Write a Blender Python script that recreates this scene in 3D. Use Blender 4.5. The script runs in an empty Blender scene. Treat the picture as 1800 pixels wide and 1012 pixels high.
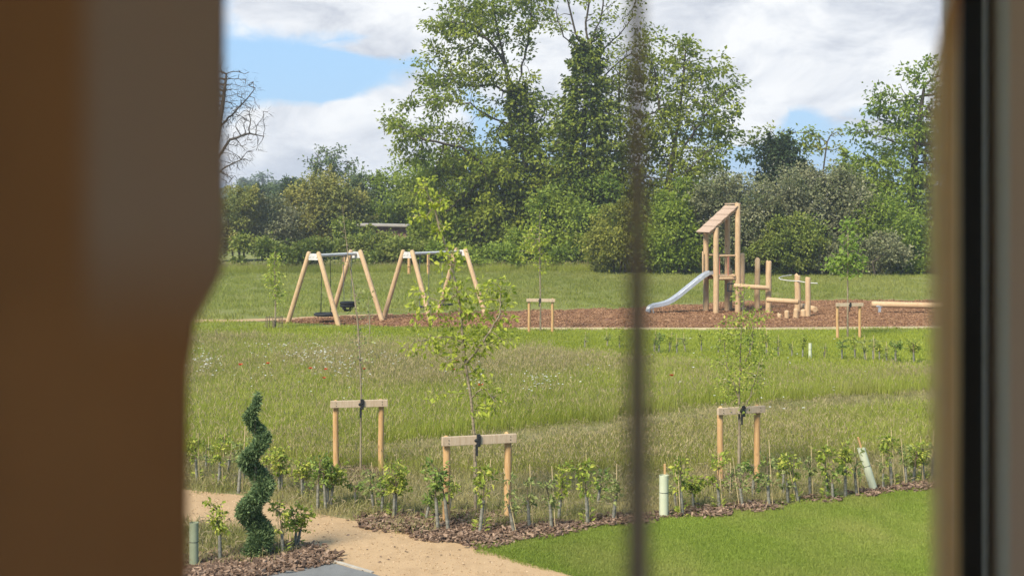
import bpy, bmesh, math, random
import numpy as np
from mathutils import Vector, Matrix, noise as mnoise

# ------------------------------------------------------------------ basics
S = bpy.context.scene
C = S.collection
F, H, HZ = 2500.0, 4.0, 363.0          # focal length in photo pixels, eye height (m), horizon row
R = math.radians
random.seed(4)

def G(x, y):                            # point of the level ground seen at a photo pixel
    Y = F * H / (y - HZ)
    return np.array([(x - 900) / F * Y, Y, 0.0])
def PX(x, y, Y):                        # point at distance Y seen at a photo pixel
    return np.array([(x - 900) / F * Y, Y, H + (HZ - y) / F * Y])
def nrm(v):
    v = np.asarray(v, float); return v / (np.linalg.norm(v, axis=-1, keepdims=True) + 1e-9)

# ------------------------------------------------------------------ meshes
class MB:
    def __init__(s): s.V, s.F, s.n, s.A = [], [], 0, []
    def add(s, V, Fc, a=None, smooth=True):
        V = np.asarray(V, float).reshape(-1, 3)
        for k in Fc:
            k = np.asarray(k, int)
            s.F.append((k + s.n, smooth))
            s.A.append(np.broadcast_to(np.asarray(0.5 if a is None else a, float), (len(k),)))
        s.V.append(V); s.n += len(V)
    def tube(s, pts, rad, n=10, cap=True, a=None, squash=1.0):
        P = np.asarray(pts, float); m = len(P); rad = np.broadcast_to(np.asarray(rad, float), (m,))
        T = np.gradient(P, axis=0); T = nrm(T)
        up = np.array([0, 0, 1.0]) if abs(T[0][2]) < .9 else np.array([0, 1.0, 0])
        A = nrm(np.cross(T, up)); B = np.cross(T, A)
        th = np.linspace(0, 2 * math.pi, n, endpoint=False)
        ring = P[:, None] + rad[:, None, None] * (np.cos(th)[None, :, None] * A[:, None] + squash * np.sin(th)[None, :, None] * B[:, None])
        i = np.arange(m - 1)[:, None] * n; j = np.arange(n)[None]; j2 = (j + 1) % n
        q = np.stack([i + j, i + j2, i + n + j2, i + n + j], -1).reshape(-1, 4)
        s.add(ring.reshape(-1, 3), [q], a)
        if cap:
            for r, o in ((ring[0], -1), (ring[-1], 1)):
                idx = np.arange(n)[None]
                s.add(r, [idx if o > 0 else idx[:, ::-1]], a, smooth=False)
    def post(s, p, z1, r, n=12, top=None, jit=0.01, z0=-.05):     # upright round log with a chamfered head
        p = np.asarray(p, float); m = 6
        zs = list(np.linspace(p[2] + z0, z1 - r * .35, m)) + [z1 - r * .1, z1]
        rs = [r * (1.04 - .08 * k / m) for k in range(m)] + [r * .88, r * .68]
        pts = [[p[0] + random.gauss(0, jit) * r, p[1] + random.gauss(0, jit) * r, z] for z in zs]
        s.tube(pts, rs, n)
    def log(s, a, b, r, n=12):
        a, b = np.asarray(a, float), np.asarray(b, float); d = nrm(b - a); L = np.linalg.norm(b - a)
        ts = [0, r * .25, L * .33, L * .66, L - r * .25, L]
        s.tube([a + d * t for t in ts], [r * .82, r, r * .98, r * 1.0, r * .97, r * .8], n)
    def box(s, c, sz, M=None, bev=0.0):
        c = np.asarray(c, float); h = np.asarray(sz, float) / 2
        M = np.eye(3) if M is None else np.asarray(M, float)
        if bev <= 0:
            v = np.array([[x, y, z] for z in (-1, 1) for y in (-1, 1) for x in (-1, 1)]) * h
            f = np.array([[0, 2, 3, 1], [4, 5, 7, 6], [0, 1, 5, 4], [2, 6, 7, 3], [0, 4, 6, 2], [1, 3, 7, 5]])
            s.add(c + v @ M.T, [f], smooth=False)
        else:
            bm = bmesh.new(); bmesh.ops.create_cube(bm, size=1.0)
            for v in bm.verts: v.co = Vector((v.co.x * 2 * h[0], v.co.y * 2 * h[1], v.co.z * 2 * h[2]))
            bmesh.ops.bevel(bm, geom=bm.edges[:], offset=bev, segments=2, affect='EDGES', profile=.6)
            bm.verts.index_update()
            V = np.array([v.co[:] for v in bm.verts])
            for f in bm.faces:
                pass
            by = {}
            for f in bm.faces: by.setdefault(len(f.verts), []).append([v.index for v in f.verts])
            s.add(c + V @ M.T, [np.array(k) for k in by.values()], smooth=False); bm.free()
    def segs(s, p0, p1, r0, r1, n=5, a=None):                    # many tapered branch pieces at once
        p0, p1 = np.asarray(p0, float), np.asarray(p1, float)
        if len(p0) == 0: return
        T = nrm(p1 - p0); ref = np.where(np.abs(T[:, 2:3]) < .9, [[0, 0, 1.0]], [[0, 1.0, 0]])
        A = nrm(np.cross(T, ref)); B = np.cross(T, A)
        th = np.linspace(0, 2 * math.pi, n, endpoint=False)
        off = np.cos(th)[None, :, None] * A[:, None] + np.sin(th)[None, :, None] * B[:, None]
        p1e = p1 + T * np.asarray(r1)[:, None] * .4
        V = np.concatenate([p0[:, None] + off * np.asarray(r0)[:, None, None], p1e[:, None] + off * np.asarray(r1)[:, None, None]], 1)
        i = np.arange(len(p0))[:, None] * 2 * n; j = np.arange(n)[None]; j2 = (j + 1) % n
        q = np.stack([i + j, i + j2, i + n + j2, i + n + j], -1).reshape(-1, 4)
        s.add(V.reshape(-1, 3), [q], a)
    def leaves(s, P, D, L, W, rng, fold=.25, up=.5, a=None):
        P = np.asarray(P, float); N = len(P)
        if N == 0: return
        D = nrm(D); L = np.broadcast_to(L, (N,))[:, None]; W = np.broadcast_to(W, (N,))[:, None]
        n0 = rng.normal(size=(N, 3)); n0[:, 2] = np.abs(n0[:, 2]) + up
        Sd = nrm(np.cross(D, n0)); Nn = np.cross(Sd, D)
        V = np.stack([P, P + D * L * .45 + Sd * W * .5 + Nn * W * fold, P + D * L - Nn * L * .12, P + D * L * .45 - Sd * W * .5 + Nn * W * fold], 1)
        q = np.arange(N * 4).reshape(N, 4)
        s.add(V.reshape(-1, 3), [q], rng.random(N) if a is None else a, smooth=False)
    def build(s, name, mat, parent=None, org=None):
        V = np.concatenate(s.V)
        if parent is not None and org is None: org = np.array(parent['_o']) if '_o' in parent else None
        if org is not None: V = V - org
        me = bpy.data.meshes.new(name)
        tot = sum(len(f) for f, _ in s.F)
        sizes = np.concatenate([np.full(len(f), f.shape[1]) for f, _ in s.F])
        loops = np.concatenate([f.ravel() for f, _ in s.F])
        sm = np.concatenate([np.full(len(f), k) for f, k in s.F])
        me.vertices.add(len(V)); me.vertices.foreach_set('co', V.astype(np.float32).ravel())
        me.loops.add(len(loops)); me.loops.foreach_set('vertex_index', loops.astype(np.int32))
        me.polygons.add(tot)
        st = np.concatenate([[0], np.cumsum(sizes)[:-1]])
        me.polygons.foreach_set('loop_start', st.astype(np.int32))
        me.polygons.foreach_set('use_smooth', sm.astype(bool))
        at = me.attributes.new('v', 'FLOAT', 'FACE'); at.data.foreach_set('value', np.concatenate(s.A).astype(np.float32))
        me.update(calc_edges=True); me.validate()
        if mat is not None: me.materials.append(mat)
        o = bpy.data.objects.new(name, me); C.objects.link(o)
        if parent is not None: o.parent = parent
        return o

def root(name, loc, label, cat, group=None):
    o = bpy.data.objects.new(name, None); C.objects.link(o)
    o.location = [float(k) for k in loc]; o.empty_display_size = .2
    o['_o'] = [float(k) for k in loc]
    return tag(o, label, cat, group)
def tag(o, label, cat, group=None, kind=None):
    o['label'] = label; o['category'] = cat
    if group: o['group'] = group
    if kind: o['kind'] = kind
    return o
def struct(o, label=None, cat=None):
    o['kind'] = 'structure'
    if label: o['label'] = label
    if cat: o['category'] = cat
    return o
def solo(mb, name, mat, label, cat, group=None, kind=None):
    return tag(mb.build(name, mat), label, cat, group, kind)
def dup(r, loc, rz=0, sc=1, label=None, tilt=(0, 0)):
    c = r.copy(); C.objects.link(c); c.location = [float(k) for k in loc]
    c.rotation_euler = (tilt[0], tilt[1], rz); c.scale = (sc,) * 3 if np.isscalar(sc) else sc
    if label: c['label'] = label
    for ch in list(r.children):
        d = ch.copy(); C.objects.link(d); d.parent = c
        for g in ch.children:
            e = g.copy(); C.objects.link(e); e.parent = d
    return c

# ------------------------------------------------------------------ materials
def nt(name):
    m = bpy.data.materials.new(name); m.use_nodes = True; t = m.node_tree; t.nodes.clear()
    out = t.nodes.new('ShaderNodeOutputMaterial')
    return m, t, out
def N(t, typ, **kw):
    n = t.nodes.new(typ)
    for k, v in kw.items(): setattr(n, k, v)
    return n
def ramp(t, fac, stops, interp='LINEAR'):
    n = N(t, 'ShaderNodeValToRGB'); e = n.color_ramp.elements; n.color_ramp.interpolation = interp
    while len(e) < len(stops): e.new(.5)
    for el, (p, c) in zip(e, stops):
        el.position = p; el.color = (*c, 1) if not np.isscalar(c) else (c, c, c, 1)
    t.links.new(fac, n.inputs[0]); return n.outputs[0]
def noise(t, vec, scale, detail=4, rough=.55, dist=0):
    n = N(t, 'ShaderNodeTexNoise'); n.inputs['Scale'].default_value = scale; n.inputs['Detail'].default_value = detail
    n.inputs['Roughness'].default_value = rough; n.inputs['Distortion'].default_value = dist
    t.links.new(vec, n.inputs['Vector']); return n.outputs[0]
def stretch(t, vec, sc):
    n = N(t, 'ShaderNodeMapping'); n.inputs['Scale'].default_value = sc
    t.links.new(vec, n.inputs[0]); return n.outputs[0]
def mixc(t, fac, a, b, mode='MIX'):
    n = N(t, 'ShaderNodeMix', data_type='RGBA', blend_type=mode)
    for k, s in ((fac, 0), (a, 6), (b, 7)):
        if isinstance(k, (int, float)): n.inputs[s].default_value = k
        elif isinstance(k, tuple): n.inputs[s].default_value = (*k, 1)
        else: t.links.new(k, n.inputs[s])
    return n.outputs[2]
def wpos(t): return N(t, 'ShaderNodeNewGeometry').outputs['Position']
def opos(t): return N(t, 'ShaderNodeTexCoord').outputs['Object']
def principled(t, out, col, rough=.8, bump=None, bstr=.3, bdist=.02, spec=.3, metal=0):
    p = N(t, 'ShaderNodeBsdfPrincipled')
    if isinstance(col, tuple): p.inputs['Base Color'].default_value = (*col, 1)
    else: t.links.new(col, p.inputs['Base Color'])
    p.inputs['Roughness'].default_value = rough; p.inputs['Specular IOR Level'].default_value = spec; p.inputs['Metallic'].default_value = metal
    if bump is not None:
        b = N(t, 'ShaderNodeBump'); b.inputs['Strength'].default_value = bstr; b.inputs['Distance'].default_value = bdist
        t.links.new(bump, b.inputs['Height']); t.links.new(b.outputs[0], p.inputs['Normal'])
    t.links.new(p.outputs[0], out.inputs[0]); return p

def m_leaf(name, stops, trans=.35, rough=.55, big=.25, bigcol=None):
    """foliage: each leaf has its own shade, with slow drifts through the crown"""
    m, t, out = nt(name)
    a = N(t, 'ShaderNodeAttribute', attribute_name='v').outputs['Fac']
    col = ramp(t, a, stops)
    if bigcol:
        nz = noise(t, wpos(t), big, 3)
        col = mixc(t, ramp(t, nz, [(.42, 0.0), (.62, .75)]), col, bigcol)
    p = principled(t, out, col, rough, spec=.25)
    tr = N(t, 'ShaderNodeBsdfTranslucent'); t.links.new(col, tr.inputs[0])
    mx = N(t, 'ShaderNodeMixShader'); mx.inputs[0].default_value = trans
    t.links.new(p.outputs[0], mx.inputs[1]); t.links.new(tr.outputs[0], mx.inputs[2]); t.links.new(mx.outputs[0], out.inputs[0])
    return m
def m_noise(name, c1, c2, scale=4, rough=.85, bs=30, bstr=.3, bd=.01, world=False, spec=.25, sc=(1, 1, 1), c3=None, metal=0, lo=.35, hi=.65):
    m, t, out = nt(name)
    v = stretch(t, wpos(t) if world else opos(t), sc)
    nz = noise(t, v, scale, 5, .6)
    st = [(lo, c1), (hi, c2)] if c3 is None else [(lo, c1), ((lo + hi) / 2, c2), (hi, c3)]
    principled(t, out, ramp(t, nz, st), rough, noise(t, v, bs, 3), bstr, bd, spec, metal)
    return m
def m_wood(name, c1, c2, c3, grain=1.0):
    m, t, out = nt(name)
    v = opos(t)
    big = noise(t, v, 1.3, 4, .6)
    fine = noise(t, stretch(t, v, (14, 14, 1.2)), 3.0, 4, .6, 1.0)
    knots = N(t, 'ShaderNodeTexVoronoi'); knots.inputs['Scale'].default_value = 2.2; t.links.new(v, knots.inputs['Vector'])
    col = ramp(t, fine, [(.3, c1), (.5, c2), (.72, c3)])
    col = mixc(t, ramp(t, big, [(.4, 0.0), (.7, .5)]), col, c1)
    col = mixc(t, ramp(t, knots.outputs[0], [(.03, .8), (.1, 0.0)]), col, tuple(k * .45 for k in c1))
    principled(t, out, col, .75, fine, .25, .01, .25)
    return m

M = {}
M['wood'] = m_wood('larch_wood', (.36, .225, .115), (.47, .325, .185), (.56, .42, .26))
M['stake'] = m_wood('stake_wood', (.36, .20, .08), (.47, .29, .13), (.55, .37, .19))
M['rail'] = m_wood('sawn_rail_wood', (.37, .27, .175), (.45, .35, .24), (.53, .43, .31))
M['roofwood'] = m_wood('roof_boards', (.33, .225, .155), (.40, .29, .21), (.46, .35, .26))
M['steel'] = m_noise('brushed_steel', (.55, .56, .58), (.68, .69, .70), 6, .42, 60, .1, .002, metal=.75, spec=.5)
M['galv'] = m_noise('pale_painted_steel', (.46, .45, .43), (.56, .55, .52), 5, .55, 40, .1, .002)
M['rubber'] = m_noise('black_rubber', (.014, .016, .017), (.03, .033, .034), 8, .75, 50, .2, .003)
M['redbar'] = m_noise('faded_red_bar', (.33, .12, .08), (.42, .17, .11), 5, .6)
M['chain'] = m_noise('dull_chain', (.16, .17, .17), (.25, .26, .26), 9, .5, metal=.6)
M['tube'] = m_noise('pale_green_plastic', (.44, .47, .33), (.52, .54, .40), 3, .5, 20, .1, .004)
M['tubegrey'] = m_noise('grey_green_plastic', (.22, .25, .16), (.28, .31, .21), 3, .5, 20, .1, .004)
M['guard'] = m_noise('spiral_guard_plastic', (.12, .115, .09), (.26, .25, .20), 14, .6, 40, .4, .004, sc=(1, 1, 3))
M['cane'] = m_noise('bamboo_cane', (.42, .32, .16), (.56, .45, .25), 8, .7, sc=(4, 4, 1))
M['twig'] = m_noise('young_bark', (.10, .075, .045), (.19, .15, .10), 12, .85, 50, .4, .004)
M['palebark'] = m_noise('pale_young_bark', (.19, .15, .095), (.30, .25, .165), 9, .85, 40, .3, .003)
M['birch'] = m_noise('pale_birch_bark', (.30, .27, .20), (.48, .44, .36), 9, .8, 40, .3, .003)
M['bark'] = m_noise('tree_bark', (.045, .036, .026), (.10, .082, .06), 2.5, .95, 9, .8, .05, sc=(3, 3, .6))
M['deadbark'] = m_noise('bare_bark', (.05, .042, .035), (.10, .085, .07), 2.5, .95, 9, .6, .03)

def L3(a, b, c): return [(0, a), (.5, b), (1, c)]
M['ash'] = m_leaf('ash_leaves', L3((0.089, 0.136, 0.013), (0.191, 0.247, 0.026), (0.357, 0.388, 0.048)), .4, bigcol=(0.257, 0.291, 0.032))
M['ash2'] = m_leaf('pale_ash_leaves', L3((0.114, 0.140, 0.022), (0.228, 0.246, 0.039), (0.385, 0.370, 0.067)), .4, bigcol=(0.282, 0.287, 0.049))
M['ivy'] = m_leaf('ivy_leaves', L3((0.048, 0.077, 0.012), (0.111, 0.151, 0.018), (0.214, 0.246, 0.032)), .15, .45)
M['oak'] = m_leaf('oak_leaves', L3((0.078, 0.129, 0.015), (0.165, 0.237, 0.026), (0.297, 0.372, 0.047)), .35, bigcol=(0.251, 0.309, 0.035))
M['hedge'] = m_leaf('hedge_leaves', L3((0.068, 0.105, 0.014), (0.162, 0.207, 0.027), (0.310, 0.343, 0.049)), .3, bigcol=(0.242, 0.291, 0.037), big=.8)
M['olive'] = m_leaf('olive_leaves', L3((0.139, 0.150, 0.032), (0.269, 0.255, 0.058), (0.396, 0.354, 0.090)), .3, bigcol=(0.175, 0.215, 0.049))
M['haw'] = m_leaf('hawthorn_leaves', L3((0.065, 0.086, 0.028), (0.154, 0.174, 0.067), (0.363, 0.348, 0.197)), .25, bigcol=(0.237, 0.234, 0.119), big=.5)
M['blossom'] = m_leaf('hawthorn_blossom', L3((.22, .22, .15), (.32, .31, .24), (.48, .46, .38)), .2)
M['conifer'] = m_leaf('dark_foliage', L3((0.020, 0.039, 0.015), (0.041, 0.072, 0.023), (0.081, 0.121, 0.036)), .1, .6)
M['far'] = m_leaf('far_foliage', L3((0.072, 0.108, 0.043), (0.122, 0.165, 0.064), (0.172, 0.215, 0.086)), .3)
M['farpale'] = m_leaf('hazy_far_foliage', L3((.10, .14, .08), (.14, .185, .10), (.18, .22, .13)), .3)  # leaf colour lightened to paint in extra distance haze
M['lime'] = m_leaf('yellow_green_leaves', L3((0.213, 0.273, 0.032), (0.356, 0.414, 0.051), (0.514, 0.534, 0.085)), .45)
M['bright'] = m_leaf('bright_green_leaves', L3((.15, .235, .035), (.235, .33, .055), (.33, .43, .09)), .45)
M['elder'] = m_leaf('light_scrub_leaves', L3((0.075, 0.113, 0.016), (0.162, 0.211, 0.032), (0.271, 0.311, 0.059)), .3, bigcol=(0.204, 0.225, 0.041), big=.6)
M['whip'] = m_leaf('hedging_leaves', L3((0.154, 0.222, 0.031), (0.308, 0.376, 0.058), (0.555, 0.546, 0.107)), .4)
M['whipdark'] = m_leaf('dark_hedging_leaves', L3((0.086, 0.147, 0.029), (0.166, 0.240, 0.049), (0.330, 0.413, 0.091)), .35)
M['whippale'] = m_leaf('pale_hedging_leaves', L3((0.156, 0.204, 0.060), (0.264, 0.312, 0.096), (0.396, 0.420, 0.156)), .4)
M['yew'] = m_leaf('conifer_needles', L3((0.051, 0.090, 0.036), (0.116, 0.181, 0.071), (0.236, 0.303, 0.123)), .1, .6)
M['white'] = m_leaf('white_petals', L3((.6, .6, .55), (.75, .75, .7), (.85, .85, .8)), .3)
M['poppy'] = m_leaf('red_petals', L3((.45, .05, .02), (.6, .08, .03), (.7, .14, .05)), .3)
M['chip'] = m_leaf('bark_chips', L3((.06, .038, .025), (.145, .092, .060), (.32, .22, .15)), 0, .9)
M['chipred'] = m_leaf('play_bark_chips', L3((0.147, 0.073, 0.036), (0.221, 0.118, 0.059), (0.331, 0.196, 0.108)), 0, .9)
M['stone'] = m_leaf('loose_grit', L3((.25, .17, .09), (.40, .28, .16), (.55, .42, .28)), 0, .9)

def m_grass(name, c_lo, c_hi, c_dry, scale, dryamt=(.5, .75), headcol=None, trans=.35, zone=None):
    """blades: drift of tint over the ground, each blade its own shade; v above 0.9 is a seed head"""
    m, t, out = nt(name)
    pos = wpos(t)
    a = N(t, 'ShaderNodeAttribute', attribute_name='v').outputs['Fac']
    n1 = noise(t, stretch(t, pos, (1, .6, 0)), scale, 4, .6)
    n2 = noise(t, stretch(t, pos, (1, .5, 0)), scale * .33, 4, .6)
    col = ramp(t, a, [(0, c_lo), (.85, c_hi)])
    dry = ramp(t, n1, [(dryamt[0], 0.0), (dryamt[1], .8)])
    col = mixc(t, dry, col, c_dry)
    col = mixc(t, ramp(t, n2, [(.4, 0.0), (.65, .55)]), col, tuple(k * .62 for k in c_lo))
    if headcol:
        col = mixc(t, ramp(t, a, [(.88, 0.0), (.9, 1.0)], 'CONSTANT'), col, headcol)
    p = principled(t, out, col, .7, spec=.2)
    tr = N(t, 'ShaderNodeBsdfTranslucent'); t.links.new(col, tr.inputs[0])
    mx = N(t, 'ShaderNodeMixShader'); mx.inputs[0].default_value = trans
    t.links.new(p.outputs[0], mx.inputs[1]); t.links.new(tr.outputs[0], mx.inputs[2]); t.links.new(mx.outputs[0], out.inputs[0])
    return m
M['meadow'] = m_grass('meadow_grass', (.26, .305, .042), (.385, .415, .074), (.37, .34, .12), .35, (.5, .8), (.37, .31, .15))
M['meadowhead'] = m_grass('seeding_meadow_grass', (.265, .285, .052), (.37, .375, .085), (.36, .325, .125), .35, (.4, .75), (.38, .31, .16))
M['rough'] = m_grass('rough_grass', (.19, .215, .05), (.31, .31, .095), (.42, .35, .17), .8, (.30, .56), (.33, .27, .15))
M['lawn'] = m_grass('lawn_grass', (.195, .265, .036), (.32, .40, .066), (.38, .37, .11), .6, (.42, .72))
M['field'] = m_grass('field_grass', (.20, .235, .042), (.30, .325, .07), (.32, .295, .095), .12, (.45, .75))
M['mown'] = m_grass('mown_grass', (.24, .285, .03), (.34, .38, .05), (.36, .34, .08), .25, (.5, .8))

def m_ground(name, c1, c2, c3, s1=.12, s2=2.5, s3=40, sc=(1, .6, 1), bd=.03, rough=.95):
    m, t, out = nt(name)
    v = stretch(t, wpos(t), sc)
    a = noise(t, v, s1, 5, .6); b = noise(t, v, s2, 5, .65); c = noise(t, v, s3, 4, .7)
    col = mixc(t, ramp(t, a, [(.35, 0.0), (.65, 1.0)]), c1, c2)
    col = mixc(t, ramp(t, b, [(.45, 0.0), (.7, .7)]), col, c3)
    col = mixc(t, ramp(t, c, [(.3, .5), (.6, 0.0)]), col, tuple(k * .45 for k in c1))
    principled(t, out, col, rough, c, .6, bd, .15)
    return m
M['g_field'] = m_ground('field_turf', (.15, .175, .042), (.21, .215, .058), (.235, .20, .085), .10, 1.2, 18)
M['g_meadow'] = m_ground('meadow_thatch', (.085, .10, .025), (.11, .12, .032), (.13, .11, .05), .3, 3, 30)
M['g_rough'] = m_ground('rough_thatch', (.16, .16, .055), (.23, .20, .09), (.30, .235, .125), .5, 2.2, 30)
M['g_mown'] = m_ground('mown_turf', (.165, .195, .025), (.21, .235, .034), (.22, .205, .055), .2, 1.5, 22)
M['g_lawn'] = m_ground('lawn_turf', (.075, .11, .018), (.10, .145, .024), (.13, .14, .04), .5, 3, 60)
M['g_path'] = m_ground('sandy_gravel', (.41, .275, .148), (.46, .315, .175), (.34, .225, .12), .4, 5, 90, bd=.006)
M['g_bark'] = m_ground('bark_bed', (.17, .078, .042), (.22, .108, .060), (.28, .155, .09), .4, 3, 30)
M['g_mulch'] = m_ground('mulch_bed', (.075, .05, .032), (.10, .068, .044), (.14, .095, .062), 1, 6, 50)
M['g_tarmac'] = m_ground('grey_tarmac', (.17, .17, .16), (.21, .21, .20), (.14, .14, .135), 1, 8, 150, bd=.003)
M['kerb'] = m_noise('pale_kerb', (.30, .27, .22), (.40, .37, .31), 6, .9)
M['edging'] = m_noise('pale_timber_edge', (.40, .33, .20), (.52, .44, .28), 3, .85)
M['hill'] = m_ground('hill_turf', (.07, .10, .03), (.10, .13, .04), (.12, .13, .05), .01, .1, 1)
M['wallwhite'] = m_noise('room_plaster', (.72, .69, .64), (.76, .73, .68), 3, .9, 60, .1, .002)
M['reveal'] = m_noise('grey_brown_reveal', (.74, .60, .49), (.78, .64, .53), 3, .8, 60, .1, .002)
M['floorwood'] = m_wood('oak_floor', (.25, .15, .08), (.33, .21, .11), (.40, .27, .15))
M['blackframe'] = m_noise('black_window_frame', (.010, .010, .010), (.014, .014, .014), 5, .5)
M['cream'] = m_noise('far_roof', (.27, .245, .215), (.36, .33, .29), 1.5, .8)
M['redwall'] = m_noise('far_red_wall', (.27, .14, .115), (.34, .18, .15), 1.5, .9)
M['darkgap'] = m_noise('far_dark_door', (.03, .03, .032), (.05, .05, .052), 2, .8)

def fmath_t(t, a, b):
    n = N(t, 'ShaderNodeMath', operation='MULTIPLY'); t.links.new(a, n.inputs[0]); t.links.new(b, n.inputs[1]); return n.outputs[0]
def m_cloth(name, c1, c2, trans, weave=900, sheen_tint=None):
    m, t, out = nt(name)
    v = opos(t); w = noise(t, stretch(t, v, (1, 1, .25)), weave, 2)
    col = mixc(t, ramp(t, noise(t, v, 6, 4), [(.35, 0.0), (.65, 1.0)]), c1, c2)
    if sheen_tint:                                                # grey window-light sheen painted into the cloth's upper right
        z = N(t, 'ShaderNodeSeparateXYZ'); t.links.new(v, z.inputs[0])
        mr = N(t, 'ShaderNodeMapRange', interpolation_type='SMOOTHSTEP'); mr.inputs[1].default_value = sheen_tint[1]; mr.inputs[2].default_value = sheen_tint[2]
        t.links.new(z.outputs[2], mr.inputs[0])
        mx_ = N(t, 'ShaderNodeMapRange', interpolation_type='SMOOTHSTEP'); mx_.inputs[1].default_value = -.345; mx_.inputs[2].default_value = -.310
        t.links.new(z.outputs[0], mx_.inputs[0]); col = mixc(t, fmath_t(t, mr.outputs[0], mx_.outputs[0]), col, sheen_tint[0])
    p = principled(t, out, col, .95, w, .2, .001, .1)
    p.inputs['Sheen Weight'].default_value = .25
    tr = N(t, 'ShaderNodeBsdfTranslucent'); t.links.new(col, tr.inputs[0])
    mx = N(t, 'ShaderNodeMixShader'); mx.inputs[0].default_value = trans
    t.links.new(p.outputs[0], mx.inputs[1]); t.links.new(tr.outputs[0], mx.inputs[2]); t.links.new(mx.outputs[0], out.inputs[0])
    return m
M['curtain'] = m_cloth('brown_curtain_cloth', (.43, .232, .110), (.47, .255, .12), .12, sheen_tint=((.50, .385, .31), 3.875, 4.0))
def m_sheer(name, c, trans, open_):
    m, t, out = nt(name)
    v = opos(t); col = mixc(t, ramp(t, noise(t, stretch(t, v, (1, 1, .2)), 300, 2), [(.35, 0.0), (.65, 1.0)]), c, tuple(k * .9 for k in c))
    p = principled(t, out, col, .95, spec=.1); tr = N(t, 'ShaderNodeBsdfTranslucent'); t.links.new(col, tr.inputs[0])
    mx = N(t, 'ShaderNodeMixShader'); mx.inputs[0].default_value = trans; t.links.new(p.outputs[0], mx.inputs[1]); t.links.new(tr.outputs[0], mx.inputs[2])
    tp = N(t, 'ShaderNodeBsdfTransparent'); m2 = N(t, 'ShaderNodeMixShader'); m2.inputs[0].default_value = open_
    t.links.new(mx.outputs[0], m2.inputs[1]); t.links.new(tp.outputs[0], m2.inputs[2]); t.links.new(m2.outputs[0], out.inputs[0]); return m
M['sheer'] = m_sheer('tan_sheer_linen', (.98, .72, .38), .88, .14)
def m_glass():
    m, t, out = nt('window_glass'); g = N(t, 'ShaderNodeBsdfGlossy'); g.inputs['Roughness'].default_value = .02
    tp = N(t, 'ShaderNodeBsdfTransparent'); tp.inputs[0].default_value = (.93, .95, .94, 1); mx = N(t, 'ShaderNodeMixShader'); mx.inputs[0].default_value = .06
    t.links.new(tp.outputs[0], mx.inputs[1]); t.links.new(g.outputs[0], mx.inputs[2]); t.links.new(mx.outputs[0], out.inputs[0]); return m
M['glass'] = m_glass()
M['wand'] = m_noise('dark_wand', (.25, .225, .195), (.30, .27, .235), 20, .6, 90, .1, .0005)

# ------------------------------------------------------------------ foliage tools
def colonize(attr, pts0, par0, step, infl, kill, maxit, rng, jit=.25):
    nodes = [np.array(p, float) for p in pts0]; par = list(par0)
    A = np.asarray(attr, float)
    Nn = np.array(nodes); d = np.linalg.norm(A[:, None] - Nn[None], axis=2); near = d.argmin(1); nd = d.min(1)
    cnt = {}
    for it in range(maxit):
        if len(A) == 0: break
        ok = nd < infl
        if not ok.any(): break
        Nn = np.array(nodes); acc = np.zeros_like(Nn)
        dirs = nrm(A[ok] - Nn[near[ok]]); np.add.at(acc, near[ok], dirs)
        ids = np.unique(near[ok]); new = []
        for i in ids:
            if cnt.get(i, 0) > 3: continue
            cnt[i] = cnt.get(i, 0) + 1
            v = nrm(nrm(acc[i]) + rng.normal(size=3) * jit + np.array([0, 0, .08]))
            new.append(nodes[i] + v * step); par.append(int(i))
        if not new: break
        base = len(nodes); nodes += new; NW = np.array(new)
        d = np.linalg.norm(A[:, None] - NW[None], axis=2); m = d.min(1); am = d.argmin(1)
        b = m < nd; near[b] = am[b] + base; nd[b] = m[b]
        keep = nd > kill; A, near, nd = A[keep], near[keep], nd[keep]
    return np.array(nodes), np.array(par)
def radii(par, r_tip, e=.45, rmax=None):
    n = len(par); c = np.zeros(n); kids = np.zeros(n, int)
    for i in range(n):
        if par[i] >= 0: kids[par[i]] += 1
    for i in range(n - 1, -1, -1):
        if kids[i] == 0: c[i] += 1
        if par[i] >= 0: c[par[i]] += c[i]
    r = r_tip * np.maximum(c, 1) ** e
    if rmax: r = np.minimum(r, rmax)
    return r, c
def blob_pts(blobs, Y, n, rng, depth=.8, shell=1/2.4):
    """blobs in photo pixels (x, y, rx, ry[, weight]) at distance Y -> random points inside"""
    w = np.array([b[2] * b[3] * (b[4] if len(b) > 4 else 1) for b in blobs], float); w /= w.sum()
    k = rng.choice(len(blobs), n, p=w); out = np.zeros((n, 3)); s = Y / F
    B = np.array([b[:4] for b in blobs], float)[k]
    u = nrm(rng.normal(size=(n, 3))) * (rng.random(n) ** shell)[:, None]
    cx = (B[:, 0] - 900) * s; cz = H + (HZ - B[:, 1]) * s
    out[:, 0] = cx + u[:, 0] * B[:, 2] * s; out[:, 2] = cz + u[:, 2] * B[:, 3] * s
    out[:, 1] = Y + u[:, 1] * (B[:, 2] + B[:, 3]) * .5 * depth * s
    return out
def polyline(pts, step):
    P = [np.array(p, float) for p in pts]; out = [P[0]]
    for a, b in zip(P[:-1], P[1:]):
        m = max(1, int(np.linalg.norm(b - a) / step))
        for k in range(1, m + 1): out.append(a + (b - a) * k / m)
    return out
def smooth_blob(P, sc, amp, seed):
    return P

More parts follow.
